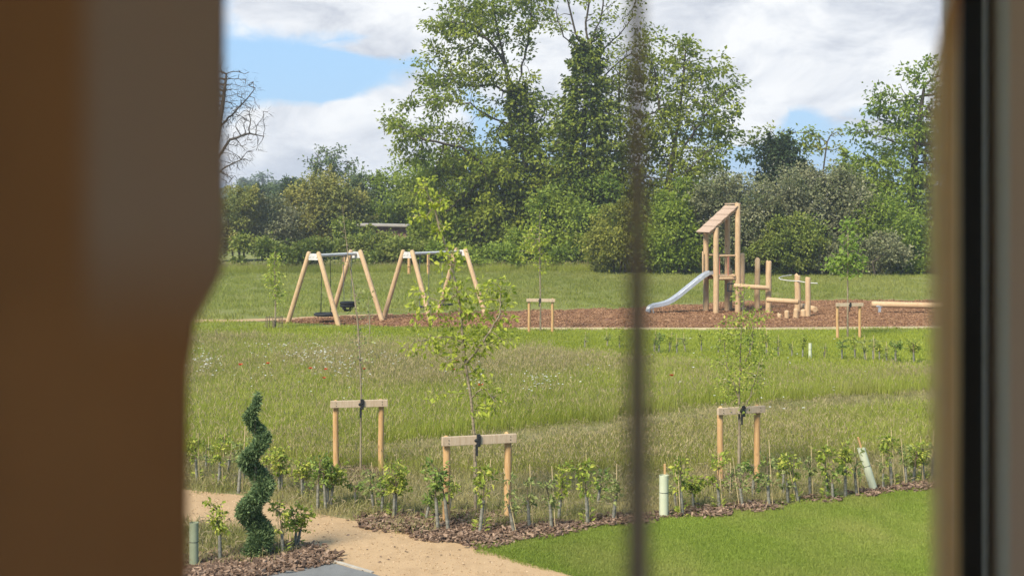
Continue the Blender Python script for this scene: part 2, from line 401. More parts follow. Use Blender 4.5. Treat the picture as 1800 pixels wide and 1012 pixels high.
def tree(name, label, cat, Y, trunk, blobs, n_attr, leafmat, leaf=(.22, .34), per=5, spread=.3, step=.45, rtip=.02, rmax=.5,
         barkmat='bark', seed=1, group=None, ivy=None, extra_limbs=(), leaf_r=3.0, infl=None, depth=.8, up=.5, crownname='crown', kill=None, tufts=1.0, thin=.0, wid=(.45, .75)):
    """trunk: photo pixels from the base up. Limbs grow toward points scattered in the crown's lobes; leaves sit on the thin twigs."""
    rng = np.random.default_rng(seed)
    tp = [PX(x, y, Y) for x, y in trunk]; tp[0][2] = min(tp[0][2], 0.0) if True else 0
    pts = polyline(tp, step); par = [-1] + list(range(len(pts) - 1))
    for limb in extra_limbs:
        lp = [PX(x, y, Y + dy) for x, y, dy in limb]
        j = int(np.argmin([np.linalg.norm(p - lp[0]) for p in pts]))
        q = polyline([pts[j]] + lp[1:], step)[1:]
        for k, p in enumerate(q): par.append(j if k == 0 else len(pts) - 1); pts.append(p + rng.normal(size=3) * step * .12)
    A = blob_pts(blobs, Y, n_attr, rng, depth)
    A = A[A[:, 2] > .3]
    nodes, par = colonize(A, pts, par, step, infl or step * 12, kill or step * 1.3, 150, rng)
    r, c = radii(par, rtip, .47, rmax)
    base = tp[0].copy(); base[2] = 0
    ro = root(name, base, label, cat, group)
    mb = MB(); i = np.arange(1, len(nodes)); pa = par[1:]
    rp = np.minimum(r[pa], r[i] * 1.6)
    sel = pa >= 0
    th = r[i] > rtip * 4
    mb.segs(nodes[pa][th], nodes[i][th], rp[th], r[i][th], 8); mb.segs(nodes[pa][~th], nodes[i][~th], rp[~th], r[i][~th], 4)
    # flare at the foot
    mb.tube([base + [0, 0, -.2], base + [0, 0, .15], base + [0, 0, .7]], [r[0] * 1.5, r[0] * 1.25, r[0] * 1.02], 10, cap=False)
    mb.build('trunk', M[barkmat], ro)
    if per > 0:
        tw = np.where(r <= rtip * leaf_r)[0]; tw = tw[tw > 0]
        if thin: tw = tw[rng.random(len(tw)) > thin]
        if tufts < 1: tw = tw[rng.random(len(tw)) < tufts]
        cnt_ = np.maximum(1, (per / tufts * rng.uniform(.45, 1.5, len(tw)))).astype(int) if tufts < 1 else np.full(len(tw), per)
        k = np.repeat(tw, cnt_)
        d0 = nrm(nodes[k] - nodes[par[k]])
        tsz = rng.uniform(.6, 1.35, len(nodes))[k][:, None] if tufts < 1 else 1.0
        off = rng.normal(size=(len(k), 3)) * spread * tsz * np.array([1, 1, .62])
        # sprays: neighbours of one twig share a drift so the outline breaks into tufts
        P = nodes[k] + off
        D = nrm(d0 * .5 + nrm(off) * .7 + rng.normal(size=P.shape) * .5 + [0, 0, -.25])
        L = rng.uniform(leaf[0], leaf[1], len(k)); W = L * rng.uniform(wid[0], wid[1], len(k))
        tuft = rng.random(len(nodes))[k] * .6 + rng.random(len(k)) * .4
        lb = MB(); lb.leaves(P, D, L, W, rng, .2, up, tuft); lb.build(crownname, M[leafmat], ro)
    if ivy:
        ib = MB()
        for (x0, y0, x1, y1, w0, w1, n) in ivy:
            t_ = rng.random(n); a, b = PX(x0, y0, Y), PX(x1, y1, Y)
            w = (w0 + (w1 - w0) * t_) * Y / F * (1 + .35 * np.sin(t_ * 23 + seed) + .2 * np.sin(t_ * 57))
            th_ = rng.random(n) * 2 * math.pi; rr = w * np.sqrt(rng.random(n)) ** .6
            P = a + (b - a) * t_[:, None] + np.stack([np.cos(th_) * rr, np.sin(th_) * rr, rng.normal(size=n) * .2], 1)
            D = np.stack([np.cos(th_), np.sin(th_), rng.normal(size=n) * .5 - .3], 1)
            ib.leaves(P, D, rng.uniform(.2, .34, n), rng.uniform(.16, .28, n), rng, .15, .3)
        ib.build('ivy', M['ivy'], ro)
    return ro

def bush(name, label, cat, Y, blobs, n, mat, leaf=(.18, .3), seed=1, group=None, white=0, clumps=60, sig=.16, stems=10, basepx=None, bark='bark', up=.6, depth=.9, whitesel=None):
    """many leaf tufts spread through lumpy lobes, on stems from one foot"""
    rng = np.random.default_rng(seed); n = int(n * 1.55); leaf = (leaf[0] * .78, leaf[1] * .8)
    cc = blob_pts(blobs, Y, clumps, rng, depth, 1 / 5)
    s = Y / F; x0, x1 = min(b[0] - b[2] for b in blobs), max(b[0] + b[2] for b in blobs)
    bx = (x0 + x1) / 2 if basepx is None else basepx
    base = np.array([(bx - 900) * s, Y, 0.0])
    ro = root(name, base, label, cat, group)
    cc = cc[cc[:, 2] > .2]
    size = np.mean([b[2] + b[3] for b in blobs]) * .5 * s * sig
    k = rng.integers(0, len(cc), n); cs = rng.uniform(.6, 1.5, len(cc))
    P = cc[k] + rng.normal(size=(n, 3)) * (size * cs[k])[:, None] * [1.2, 1.0, .8]
    ok = P[:, 2] > .03; P, k = P[ok], k[ok]; n = len(P)
    ctr_ = cc.mean(0); ns = max(6, n // 420); sh = rng.integers(0, len(cc), ns); sdv = nrm(nrm(cc[sh] - ctr_) * .8 + rng.normal(size=(ns, 3)) * .35 + [0, 0, .75]); sl_ = rng.uniform(.35, 1.1, ns) * min(1.6, size * 2.2)
    ks_ = rng.integers(0, ns, n // 9); tt = rng.random(n // 9); Ps = cc[sh][ks_] + sdv[ks_] * (tt * sl_[ks_])[:, None] * 1.5 + sdv[ks_] * size * .6 + rng.normal(size=(n // 9, 3)) * .07
    P[:n // 9] = Ps; k[:n // 9] = sh[ks_]
    D = nrm(nrm(P - cc[k]) + rng.normal(size=(n, 3)) * .6 + [0, 0, -.1])
    tone = rng.random(len(cc))[k] * .55 + rng.random(n) * .45
    L = rng.uniform(leaf[0], leaf[1], n); W = L * rng.uniform(.5, .85, n)
    fb = MB(); fb.leaves(P, D, L, W, rng, .2, up, tone); fb.build('foliage', M[mat], ro)
    for q in rng.choice(len(cc), min(4, len(cc)), replace=False):
        e = cc[q]; mid = base * .5 + e * .5 + rng.normal(size=3) * .15; mid[2] = e[2] * .55
        b0 = base + np.array([rng.normal() * .25, rng.normal() * .25, -.05]); b0 = b0 + (np.array([e[0], e[1], 0]) - base * [1, 1, 0]) * [.5, .5, 0]
        sb = MB(); sb.tube([b0, mid, e], [.07, .045, .012], 6, cap=False); sb.build('stem', M[bark], ro)
    if white:
        ks = rng.integers(0, len(cc), white)
        if whitesel is not None:
            pool = [i for i in range(len(cc)) if whitesel(900 + cc[i][0] / s, HZ - (cc[i][2] - H) / s)]
            if pool: ks = rng.choice(pool, white)
        Pw = cc[ks] + rng.normal(size=(white, 3)) * (size * cs[ks])[:, None] * [1.35, 1.1, .7] + [0, -.1, .1]
        wb = MB(); wb.leaves(Pw, nrm(rng.normal(size=(white, 3)) + [0, 0, .2]), rng.uniform(leaf[0] * .7, leaf[1] * .9, white), rng.uniform(leaf[0] * .4, leaf[0] * .8, white), rng, .1, .8)
        wb.build('blossom', M['blossom'], ro)
    return ro

# ------------------------------------------------------------------ world, sun, camera
sun_dir = nrm(np.array([-.42, -.58, .72]))
el = math.asin(sun_dir[2]); rot = math.atan2(sun_dir[0], sun_dir[1])
W_ = bpy.data.worlds.new("World"); S.world = W_; W_.use_nodes = True
t = W_.node_tree; t.nodes.clear()
out = N(t, 'ShaderNodeOutputWorld'); bg = N(t, 'ShaderNodeBackground'); bg.inputs[1].default_value = .12
sky = N(t, 'ShaderNodeTexSky', sky_type='NISHITA'); sky.sun_disc = False; sky.sun_elevation = el; sky.sun_rotation = rot
sky.air_density = 1.0; sky.dust_density = 1.5; sky.ozone_density = 1.2
d = N(t, 'ShaderNodeTexCoord').outputs['Generated']
def vmath(op, a, b=None):
    n = N(t, 'ShaderNodeVectorMath', operation=op)
    for k, i in ((a, 0), (b, 1)):
        if k is None: continue
        if isinstance(k, tuple): n.inputs[i].default_value = k
        else: t.links.new(k, n.inputs[i])
    return n.outputs['Value'] if op in ('LENGTH', 'DOT_PRODUCT') else n.outputs[0]
def fmath(op, a, b=None, clamp=False):
    n = N(t, 'ShaderNodeMath', operation=op); n.use_clamp = clamp
    for k, i in ((a, 0), (b, 1)):
        if k is None: continue
        if isinstance(k, (int, float)): n.inputs[i].default_value = k
        else: t.links.new(k, n.inputs[i])
    return n.outputs[0]
def cloud_lobe(x, y, sx, sy, w):
    v = np.array([(x - 900) / F, 1, (HZ - y) / F]); v = v / np.linalg.norm(v)
    q = vmath('MULTIPLY', vmath('SUBTRACT', d, tuple(v)), (F / sx, .6, F / sy))
    g = fmath('SUBTRACT', 1.0, vmath('LENGTH', q), True)
    return fmath('MULTIPLY', fmath('POWER', g, .7), w)
cd = stretch(t, d, (1, 1, 1.7))
n_big = noise(t, cd, 7.0, 8, .58, .25); n_det = noise(t, cd, 30.0, 8, .62, .3)
lobes = [(520, 265, 150, 110, .95), (700, 225, 140, 115, 1.0), (620, 330, 300, 70, .55), (600, 20, 330, 75, .62), (860, 60, 260, 110, .6), (1000, 160, 240, 160, .6),
         (1380, 70, 420, 170, 1.1), (1560, 100, 260, 170, .8), (1325, 215, 65, 48, .9), (1180, 30, 300, 160, .7), (1480, 22, 30, 52, -.95), (640, 95, 90, 26, .45), (1250, 120, 60, 26, -.5), (1560, 190, 90, 24, -.6), (1420, 205, 120, 46, -.7), (1400, 285, 160, 40, -.5), (560, 130, 170, 48, -.45), (500, 140, 140, 60, -.3), (1220, 300, 200, 90, .4)]
dens = fmath('ADD', fmath('MULTIPLY', n_big, .9), fmath('MULTIPLY', n_det, .62))
dens = fmath('ADD', dens, -.74)
for lb in lobes: dens = fmath('ADD', dens, cloud_lobe(*lb))
mask = N(t, 'ShaderNodeMapRange', interpolation_type='SMOOTHSTEP'); mask.inputs[1].default_value = .14; mask.inputs[2].default_value = .50
t.links.new(dens, mask.inputs[0])
n_sh = noise(t, stretch(t, d, (1, 1, 2.2)), 11.0, 6, .6, .4)
CL = 1.0
shade = ramp(t, n_sh, [(.37, (2.1, 2.24, 2.52)), (.50, (2.9, 3.0, 3.18)), (.60, (3.45, 3.5, 3.55))])
thinveil = mixc(t, .85, sky.outputs[0], (1.12, 1.98, 3.1))
sz = N(t, 'ShaderNodeSeparateXYZ'); t.links.new(d, sz.inputs[0])
over = N(t, 'ShaderNodeMapRange'); over.inputs[1].default_value = .18; over.inputs[2].default_value = .9; over.inputs[3].default_value = 1.0; over.inputs[4].default_value = 5.2
t.links.new(sz.outputs[2], over.inputs[0])                # a cloud deck is brightest overhead
warm = N(t, 'ShaderNodeMapRange'); warm.inputs[1].default_value = .2; warm.inputs[2].default_value = .6; t.links.new(sz.outputs[2], warm.inputs[0])
bright = vmath('SCALE', mixc(t, warm.outputs[0], shade, (3.5, 3.3, 2.95))); t.links.new(over.outputs[0], bright.node.inputs['Scale'])
skymix = mixc(t, mask.outputs[0], thinveil, bright)
t.links.new(skymix, bg.inputs[0]); t.links.new(bg.outputs[0], out.inputs[0])

sun = bpy.data.lights.new('sun', 'SUN'); sun.energy = 3.0; sun.angle = R(20); sun.color = (1.0, .91, .77)
so = bpy.data.objects.new('sun', sun); C.objects.link(so)
so.rotation_euler = Vector(-sun_dir).to_track_quat('-Z', 'Y').to_euler()

cam = bpy.data.cameras.new('camera'); co = bpy.data.objects.new('camera', cam); C.objects.link(co)
co.location = (0, 0, H); co.rotation_euler = (R(90), 0, 0)
cam.sensor_width = 36; cam.lens = 50; cam.shift_y = -(506 - HZ) / 1800
cam.clip_start = .05; cam.clip_end = 5000
cam.dof.use_dof = True; cam.dof.focus_distance = 32; cam.dof.aperture_fstop = 50 / 12.5
S.camera = co
S.view_settings.view_transform = 'Standard'; S.view_settings.look = 'None'; S.view_settings.exposure = 1.3; S.view_settings.gamma = 1
S.render.engine = 'CYCLES'
S.cycles.max_bounces = 8; S.cycles.diffuse_bounces = 5; S.cycles.glossy_bounces = 2; S.cycles.transmission_bounces = 4
S.cycles.use_denoising = True
S.cycles.caustics_reflective = False; S.cycles.caustics_refractive = False

# ------------------------------------------------------------------ ground zones
def sheet(name, poly, z, mat, wob=0.0, seed=0, seg=.6):
    P = [G(x, y) for x, y in poly]; Q = []
    for a, b in zip(P, P[1:] + P[:1]):
        m = max(1, min(80, int(np.linalg.norm(b - a) / seg)))
        for k in range(m):
            p = a + (b - a) * k / m
            w = mnoise.noise_vector(Vector((p[0] * .9, p[1] * .9, seed))) * wob + mnoise.noise_vector(Vector((p[0] * 3, p[1] * 3, seed))) * wob * .4
            Q.append((p[0] + w.x, p[1] + w.y, z))
    bm = bmesh.new(); vs = [bm.verts.new(q) for q in Q]; f = bm.faces.new(vs); bm.normal_update()
    if f.normal.z < 0: f.normal_flip()
    bmesh.ops.triangulate(bm, faces=[f])
    me = bpy.data.meshes.new(name); bm.to_mesh(me); bm.free(); me.materials.append(mat)
    o = bpy.data.objects.new(name, me); C.objects.link(o); return o

gb = MB(); gb.add([[-600, -40, 0], [600, -40, 0], [600, 800, 0], [-600, 800, 0]], [[[0, 1, 2, 3]]], smooth=False)
struct(gb.build('ground', M['g_field']), 'level mown field running back to the trees')
POLY = {
 'mown':   [(-400, 582), (330, 580), (600, 579), (900, 580.5), (1300, 581), (1700, 579), (2300, 577), (2300, 715), (1640, 690), (1140, 672), (900, 635), (600, 622), (350, 612), (-400, 612)],
 'meadow': [(-600, 608), (350, 603), (600, 610), (900, 618), (1020, 638), (1140, 650), (1400, 661), (1640, 670), (2300, 695), (2300, 785), (1660, 797), (1400, 817), (1200, 829), (1050, 838), (700, 836), (560, 822), (420, 806), (300, 800), (-600, 785)],
 'rough':  [(-600, 782), (300, 797), (420, 802), (560, 818), (700, 831), (1050, 833), (1200, 825), (1400, 813), (1660, 793), (2300, 781), (2300, 830), (1640, 850), (1050, 918), (830, 940), (650, 930), (540, 905), (330, 874), (-600, 852)],
 'trod':   [(620, 792), (890, 757), (1060, 740), (1240, 716), (1640, 688), (2300, 655), (2300, 685), (1640, 716), (1240, 748), (1060, 774), (890, 794), (620, 806)],
 'path':   [(-700, 845), (330, 862), (470, 878), (560, 905), (650, 922), (750, 944), (840, 966), (900, 984), (1000, 1012), (1200, 1085), (1380, 1200), (640, 1200), (645, 1010), (572, 985), (520, 958), (470, 943), (345, 926), (-700, 925)],
 'lawn':   [(832, 964), (1050, 925), (1200, 912), (1400, 890), (1640, 856), (2300, 790), (2300, 1200), (1380, 1200), (1200, 1085), (1000, 1012), (900, 984)],
 'mulch':  [(1640, 851), (1400, 885), (1200, 906), (1050, 917), (900, 930), (830, 926), (760, 913), (700, 906), (648, 910), (660, 925), (750, 946), (835, 964), (1050, 926), (1200, 913), (1400, 891), (1640, 857), (1900, 832), (1900, 825)],
 'verge':  [(-300, 930), (345, 926), (470, 943), (520, 960), (480, 985), (340, 996), (-300, 1010)],
 'bed':    [(-300, 1002), (340, 990), (480, 972), (540, 968), (578, 990), (480, 1006), (420, 1014), (300, 1040), (-300, 1120)],
 'tarmac': [(590, 995), (655, 1012), (900, 1090), (1000, 1200), (-200, 1200), (-200, 1130), (420, 1013), (480, 1006)],
 'bark':   [(494, 566), (520, 562), (600, 558), (690, 554), (800, 550), (900, 547), (1080, 544), (1130, 541), (1240, 535), (1290, 531), (1430, 529), (1640, 529), (1900, 530), (1900, 574), (1640, 576), (1300, 578), (900, 577.5), (770, 575), (690, 574), (600, 571.5)],
 'track':  [(300, 562), (415, 562), (500, 559), (560, 556), (690, 551.5), (690, 553.5), (560, 558.5), (500, 563), (415, 566.5), (300, 568)],
}
struct(sheet('mown_strip', POLY['mown'], .004, M['g_mown'], .15, 1), 'yellow green mown grass strip in front of the bark')
struct(sheet('meadow_ground', POLY['meadow'], .008, M['g_meadow'], .2, 2), 'meadow soil under the long grass')
struct(sheet('rough_ground', POLY['rough'], .012, M['g_rough'], .2, 3), 'dry straw coloured rough ground behind the hedge saplings')
struct(sheet('trodden_path', POLY['trod'], .016, M['g_rough'], .15, 4), 'pale trodden line across the meadow')
struct(sheet('lawn', POLY['lawn'], .016, M['g_lawn'], .05, 5), 'bright green mown lawn at lower right')
struct(sheet('verge', POLY['verge'], .016, M['g_meadow'], .06, 6), 'grass verge beside the sandy path')
struct(sheet('path', POLY['path'], .020, M['g_path'], .05, 7), 'sandy gravel path curving at lower left')
struct(sheet('mulch_strip', POLY['mulch'], .024, M['g_mulch'], .12, 8), 'strip of dark bark mulch along the lawn')
struct(sheet('mulch_bed', POLY['bed'], .024, M['g_mulch'], .05, 9), 'bark mulch bed under the spiral topiary')
struct(sheet('tarmac', POLY['tarmac'], .030, M['g_tarmac'], 0, 10), 'grey tarmac corner at the bottom edge')
struct(sheet('bark_surface', POLY['bark'], .012, M['g_bark'], .18, 11), 'reddish bark play surface')
struct(sheet('gravel_track', POLY['track'], .016, M['g_path'], .05, 12), 'thin sandy track leading to the swings')
kb = MB()
for a, b in (((480, 1003), (586, 990)), ((588, 990), (655, 1010))):
    p, q = G(*a), G(*b); dd = nrm(q - p); L = np.linalg.norm(q - p)
    Mx = np.stack([dd, np.cross([0, 0, 1], dd), [0, 0, 1]], 1)
    kb.box((p + q) / 2 + [0, 0, .022], (L, .038, .036), Mx, .004)
struct(kb.build('kerb', M['kerb']), 'pale narrow kerb round the tarmac corner')
eb = MB()
for a, b in (((905, 579), (1300, 579.5)), ((1300, 579.5), (1900, 575))):
    p, q = G(*a), G(*b); dd = nrm(q - p); L = np.linalg.norm(q - p)
    Mx = np.stack([dd, np.cross([0, 0, 1], dd), [0, 0, 1]], 1)
    eb.box((p + q) / 2 + [0, 0, .02], (L, .04, .10), Mx)
solo(eb, 'timber_edging', M['edging'], 'low pale timber edging along the near side of the bark play surface', 'edging')

# far rise of ground at the left
hb = MB(); nx, ny = 60, 24; hv = []
for j in range(ny):
    for i in range(nx):
        x = -420 + 840 * i / (nx - 1); y = 260 + 500 * j / (ny - 1)
        u = min(1, j / 12); z = -1 + 11.5 * (u * u * (3 - 2 * u)) * (1.0 + .35 * mnoise.noise(Vector((x * .008, y * .006, 3)))) * (1.05 - .5 * min(1, max(0, (x + 60) / 150)))
        hv.append([x, y, z])
idx = np.array([[j * nx + i, j * nx + i + 1, (j + 1) * nx + i + 1, (j + 1) * nx + i] for j in range(ny - 1) for i in range(nx - 1)])
hb.add(hv, [idx]); struct(hb.build('hills', M['hill']), 'low far hill rising behind the hedges')

# ------------------------------------------------------------------ grass and other ground cover
def inpoly(P, poly):
    Q = np.array([G(x, y)[:2] for x, y in poly]); x, y = P[:, 0], P[:, 1]; c = np.zeros(len(P), bool)
    for (x0, y0), (x1, y1) in zip(Q, np.roll(Q, -1, 0)):
        h = ((y0 > y) != (y1 > y)); c ^= h & (x < (x1 - x0) * (y - y0) / ((y1 - y0) + 1e-12) + x0)
    return c
def grid_in(poly, sp, rng, ymin=14.5, ymax=95, margin=2.0):
    Q = np.array([G(x, y)[:2] for x, y in poly]); lo, hi = Q.min(0), Q.max(0)
    lo[1] = max(lo[1], ymin); hi[1] = min(hi[1], ymax); hx = .36 * hi[1] + margin; lo[0] = max(lo[0], -hx); hi[0] = min(hi[0], hx)
    X, Y = np.meshgrid(np.arange(lo[0], hi[0], sp), np.arange(lo[1], hi[1], sp))
    P = np.stack([X.ravel(), Y.ravel()], 1) + rng.uniform(-.5, .5, (X.size, 2)) * sp
    P = P[np.abs(P[:, 0]) < .345 * P[:, 1] + margin]
    return P[inpoly(P, poly)]
HID = bpy.data.collections.new
def proto_collection(name, meshes):
    col = HID(name)
    for o in meshes:
        for c in list(o.users_collection): c.objects.unlink(o)
        col.objects.link(o)
    return col
def scatter(name, P, rng, col, label, cat, smin=.8, smax=1.25, z=0.02, mat=None, zs=None):
    n = len(P); me = bpy.data.meshes.new(name)
    me.vertices.add(n); me.vertices.foreach_set('co', np.column_stack([P, np.full(n, z)]).astype(np.float32).ravel())
    r = np.zeros((n, 3), np.float32); r[:, 2] = rng.random(n) * 6.283
    a = me.attributes.new('turn', 'FLOAT_VECTOR', 'POINT'); a.data.foreach_set('vector', r.ravel())
    s = rng.uniform(smin, smax, n).astype(np.float32); sv = np.stack([s, s, s * (1 if zs is None else zs)], 1).astype(np.float32)
    a = me.attributes.new('size', 'FLOAT_VECTOR', 'POINT'); a.data.foreach_set('vector', sv.ravel())
    o = bpy.data.objects.new(name, me); C.objects.link(o)
    if mat: me.materials.append(mat)
    ng = bpy.data.node_groups.new(name + '_nodes', 'GeometryNodeTree')
    ng.interface.new_socket('Geometry', in_out='INPUT', socket_type='NodeSocketGeometry')
    ng.interface.new_socket('Geometry', in_out='OUTPUT', socket_type='NodeSocketGeometry')
    gi, go = ng.nodes.new('NodeGroupInput'), ng.nodes.new('NodeGroupOutput')
    ci = ng.nodes.new('GeometryNodeCollectionInfo'); ci.inputs['Collection'].default_value = col
    ci.inputs['Separate Children'].default_value = True; ci.inputs['Reset Children'].default_value = True
    ip = ng.nodes.new('GeometryNodeInstanceOnPoints'); ip.inputs['Pick Instance'].default_value = True
    na = ng.nodes.new('GeometryNodeInputNamedAttribute'); na.data_type = 'FLOAT_VECTOR'; na.inputs['Name'].default_value = 'turn'
    nb = ng.nodes.new('GeometryNodeInputNamedAttribute'); nb.data_type = 'FLOAT_VECTOR'; nb.inputs['Name'].default_value = 'size'
    lk = ng.links.new
    lk(gi.outputs[0], ip.inputs['Points']); lk(ci.outputs[0], ip.inputs['Instance'])
    lk(na.outputs['Attribute'], ip.inputs['Rotation']); lk(nb.outputs['Attribute'], ip.inputs['Scale']); lk(ip.outputs[0], go.inputs[0])
    md = o.modifiers.new('scatter', 'NODES'); md.node_group = ng
    return tag(o, label, cat, None, 'stuff')
def blades(n, rad, hmin, hmax, w, rng, bend=.35, heads=0.0, flat=0.0):
    """a patch of curved grass blades; heads = share carrying a seed head"""
    mb = MB()
    th = rng.random(n) * 6.283; rr = rad * np.sqrt(rng.random(n)); B = np.stack([np.cos(th) * rr, np.sin(th) * rr, np.zeros(n)], 1)
    h = rng.uniform(hmin, hmax, n); az = rng.random(n) * 6.283; lean = np.stack([np.cos(az), np.sin(az), np.zeros(n)], 1) * (h * rng.uniform(.05, bend, n))[:, None]
    sd = np.stack([-np.sin(az + rng.normal(size=n)), np.cos(az + rng.normal(size=n)), np.zeros(n)], 1); sd = nrm(sd)
    ww = (w * rng.uniform(.7, 1.3, n))[:, None]; up = np.array([0, 0, 1.0])
    mid = B + lean * .35 + up * (h * .58)[:, None]; tip = B + lean + up * (h * (1 - flat))[:, None]
    V = np.stack([B - sd * ww * .5, B + sd * ww * .5, mid - sd * ww * .42, mid + sd * ww * .42, tip - sd * ww * .08, tip + sd * ww * .08], 1)
    i = np.arange(n)[:, None] * 6
    q = np.concatenate([i + [[0, 1, 3, 2]], i + [[2, 3, 5, 4]]]); v = rng.random(n) * .85
    mb.add(V.reshape(-1, 3), [q], np.tile(v, 2), smooth=False)
    k = int(n * heads)
    if k:
        T = tip[:k]; hh = h[:k]
        d_ = nrm(tip[:k] - mid[:k] + rng.normal(size=(k, 3)) * .03)
        mb.leaves(T - d_ * .02, d_, rng.uniform(.05, .13, k), rng.uniform(.008, .018, k), rng, .1, .1, np.full(k, .95))
    return mb
rg = np.random.default_rng(11)
def patch_set(name, mat, cnt, *a, **k):
    return proto_collection(name, [blades(*a, rg, **k).build(name, mat) for _ in range(cnt)])
c_mead = patch_set('meadow_tuft', M['meadow'], 6, 240, .42, .13, .38, .0062, bend=.4, heads=.12)
c_head = patch_set('seeding_tuft', M['meadowhead'], 5, 200, .42, .16, .44, .006, bend=.35, heads=.4)
c_rough = patch_set('rough_tuft', M['rough'], 6, 120, .30, .03, .13, .008, bend=.9, heads=.10)
c_lawn = patch_set('lawn_tuft', M['lawn'], 6, 480, .20, .012, .038, .0038, bend=.7)
c_field = patch_set('field_tuft', M['field'], 5, 110, .60, .05, .14, .016, bend=.8, heads=.04)
c_mown = patch_set('mown_tuft', M['mown'], 5, 120, .50, .03, .08, .012, bend=.8)
P = grid_in(POLY['meadow'], .34, rg); P = P[~inpoly(P, POLY['trod'])]
nz = np.array([mnoise.noise(Vector((p[0] * .22, p[1] * .16, 5))) for p in P])
far_ = (P[:, 1] - 30) / 14
trod_y = np.interp(900 + P[:, 0] / P[:, 1] * F, [560, 890, 1060, 1240, 1640], [800, 764, 744, 719, 692])
near_side = HZ + F * H / P[:, 1] > trod_y + 6 + rg.normal(size=len(P)) * 5
seeding = (nz + far_ * .55 + rg.normal(size=len(P)) * .15) > .25
seeding |= near_side & (nz + rg.normal(size=len(P)) * .2 > -.25)
scatter('meadow_grass', P[~seeding], rg, c_mead, 'long green meadow grass across the middle of the view', 'grass', .7, 1.15, zs=np.where(near_side, .72, .95)[~seeding])
scatter('seeding_grass', P[seeding], rg, c_head, 'long meadow grass with reddish brown seed heads', 'grass', .7, 1.1, zs=np.where(near_side, .68, .9)[seeding])
Pr = np.concatenate([grid_in(POLY['rough'], .26, rg), grid_in(POLY['trod'], .40, rg), grid_in(POLY['verge'], .2, rg)])
Pr = Pr[~inpoly(Pr, POLY['path'])]; Pr = Pr[~inpoly(Pr, POLY['mulch']) | (rg.random(len(Pr)) < .10)]
scatter('rough_grass', Pr, rg, c_rough, 'short dry rough grass around the hedge saplings', 'grass', .6, 1.2)
Pl = grid_in(POLY['lawn'], .135, rg, margin=.6)
scatter('lawn_grass', Pl, rg, c_lawn, 'short bright lawn grass at lower right', 'grass', .7, 1.3, .016)
fieldpoly = [(-200, 484), (-200, 564), (300, 564), (494, 560), (690, 550), (900, 545), (1080, 542), (1240, 533), (1290, 529), (2000, 527), (2000, 472), (900, 472), (-200, 476)]
Pf = grid_in(fieldpoly, .95, rg, margin=1)
scatter('field_grass', Pf, rg, c_field, 'mown field grass between the play area and the trees', 'grass', .7, 1.4)
Pk = grid_in([(-200, 562), (400, 566), (494, 567), (600, 573), (770, 577), (900, 579), (900, 584), (-200, 584)], .55, rg, margin=1)
scatter('short_grass', Pk, rg, c_mown, 'short grass in front of the swings', 'grass', .7, 1.3)
Pm = grid_in(POLY['mown'], .5, rg, ymax=48, margin=1); Pm = Pm[~inpoly(Pm, POLY['meadow'])]
scatter('mown_grass', Pm, rg, c_mown, 'short yellow green grass on the mown strip', 'grass', .7, 1.3)
# fringe of taller grass where hedge rows and the field meet
fr = grid_in([(-100, 476.5), (2000, 472), (2000, 475), (900, 478), (-100, 483)], .5, rg, margin=1)
scatter('fringe_grass', fr, rg, c_mead, 'uncut grass fringe at the foot of the far trees', 'grass', 1.0, 1.6)

def chips(n, rad, lmin, lmax, rng, lift=.04, thick=.012):
    mb = MB()
    for _ in range(n):
        th = rng.random() * 6.283; r = rad * math.sqrt(rng.random()); L = rng.uniform(lmin, lmax); w = L * rng.uniform(.25, .55)
        E = Matrix.Rotation(rng.random() * 6.283, 3, 'Z') @ Matrix.Rotation(rng.normal() * .45, 3, 'X') @ Matrix.Rotation(rng.normal() * .35, 3, 'Y')
        c = np.array([math.cos(th) * r, math.sin(th) * r, rng.random() * lift])
        h = np.array([L, w, thick]) / 2
        v = np.array([[x, y, z] for z in (-1, 1) for y in (-1, 1) for x in (-1, 1)]) * h; v[0, 0] *= rng.uniform(.3, 1); v[3, 0] *= rng.uniform(.3, 1)
        f = np.array([[0, 2, 3, 1], [4, 5, 7, 6], [0, 1, 5, 4], [2, 6, 7, 3], [0, 4, 6, 2], [1, 3, 7, 5]])
        mb.add(c + v @ np.array(E).T, [f], rng.random(), smooth=False)
    return mb
c_chip = proto_collection('chip_patch', [chips(95, .25, .02, .065, rg, .045).build('chip_patch', M['chip']) for _ in range(5)])
c_red = proto_collection('play_chip_patch', [chips(90, .5, .03, .085, rg, .03, .015).build('play_chip_patch', M['chipred']) for _ in range(5)])
c_grit = proto_collection('grit_patch', [chips(26, .45, .008, .022, rg, .004, .008).build('grit_patch', M['stone']) for _ in range(4)])
Pc = np.concatenate([grid_in(POLY['mulch'], .205, rg), grid_in(POLY['bed'], .13, rg)])
Pr = Pr
ring = np.concatenate([G(1290, 853)[:2] + rg.normal(size=(14, 2)) * [.32, .22], G(632, 832)[:2] + rg.normal(size=(8, 2)) * [.3, .2], G(833, 915)[:2] + rg.normal(size=(8, 2)) * [.3, .2]])
scatter('mulch_chips', np.concatenate([Pc, ring]), rg, c_chip, 'dark bark mulch chips along the hedge strip and topiary bed', 'mulch', .8, 1.3, .022)
scatter('play_chips', grid_in(POLY['bark'], .62, rg), rg, c_red, 'reddish bark chips covering the play area', 'bark chips', .8, 1.3, .012)
scatter('path_grit', grid_in(POLY['path'], .4, rg), rg, c_grit, 'loose grit on the sandy path', 'grit', .7, 1.2, .02)
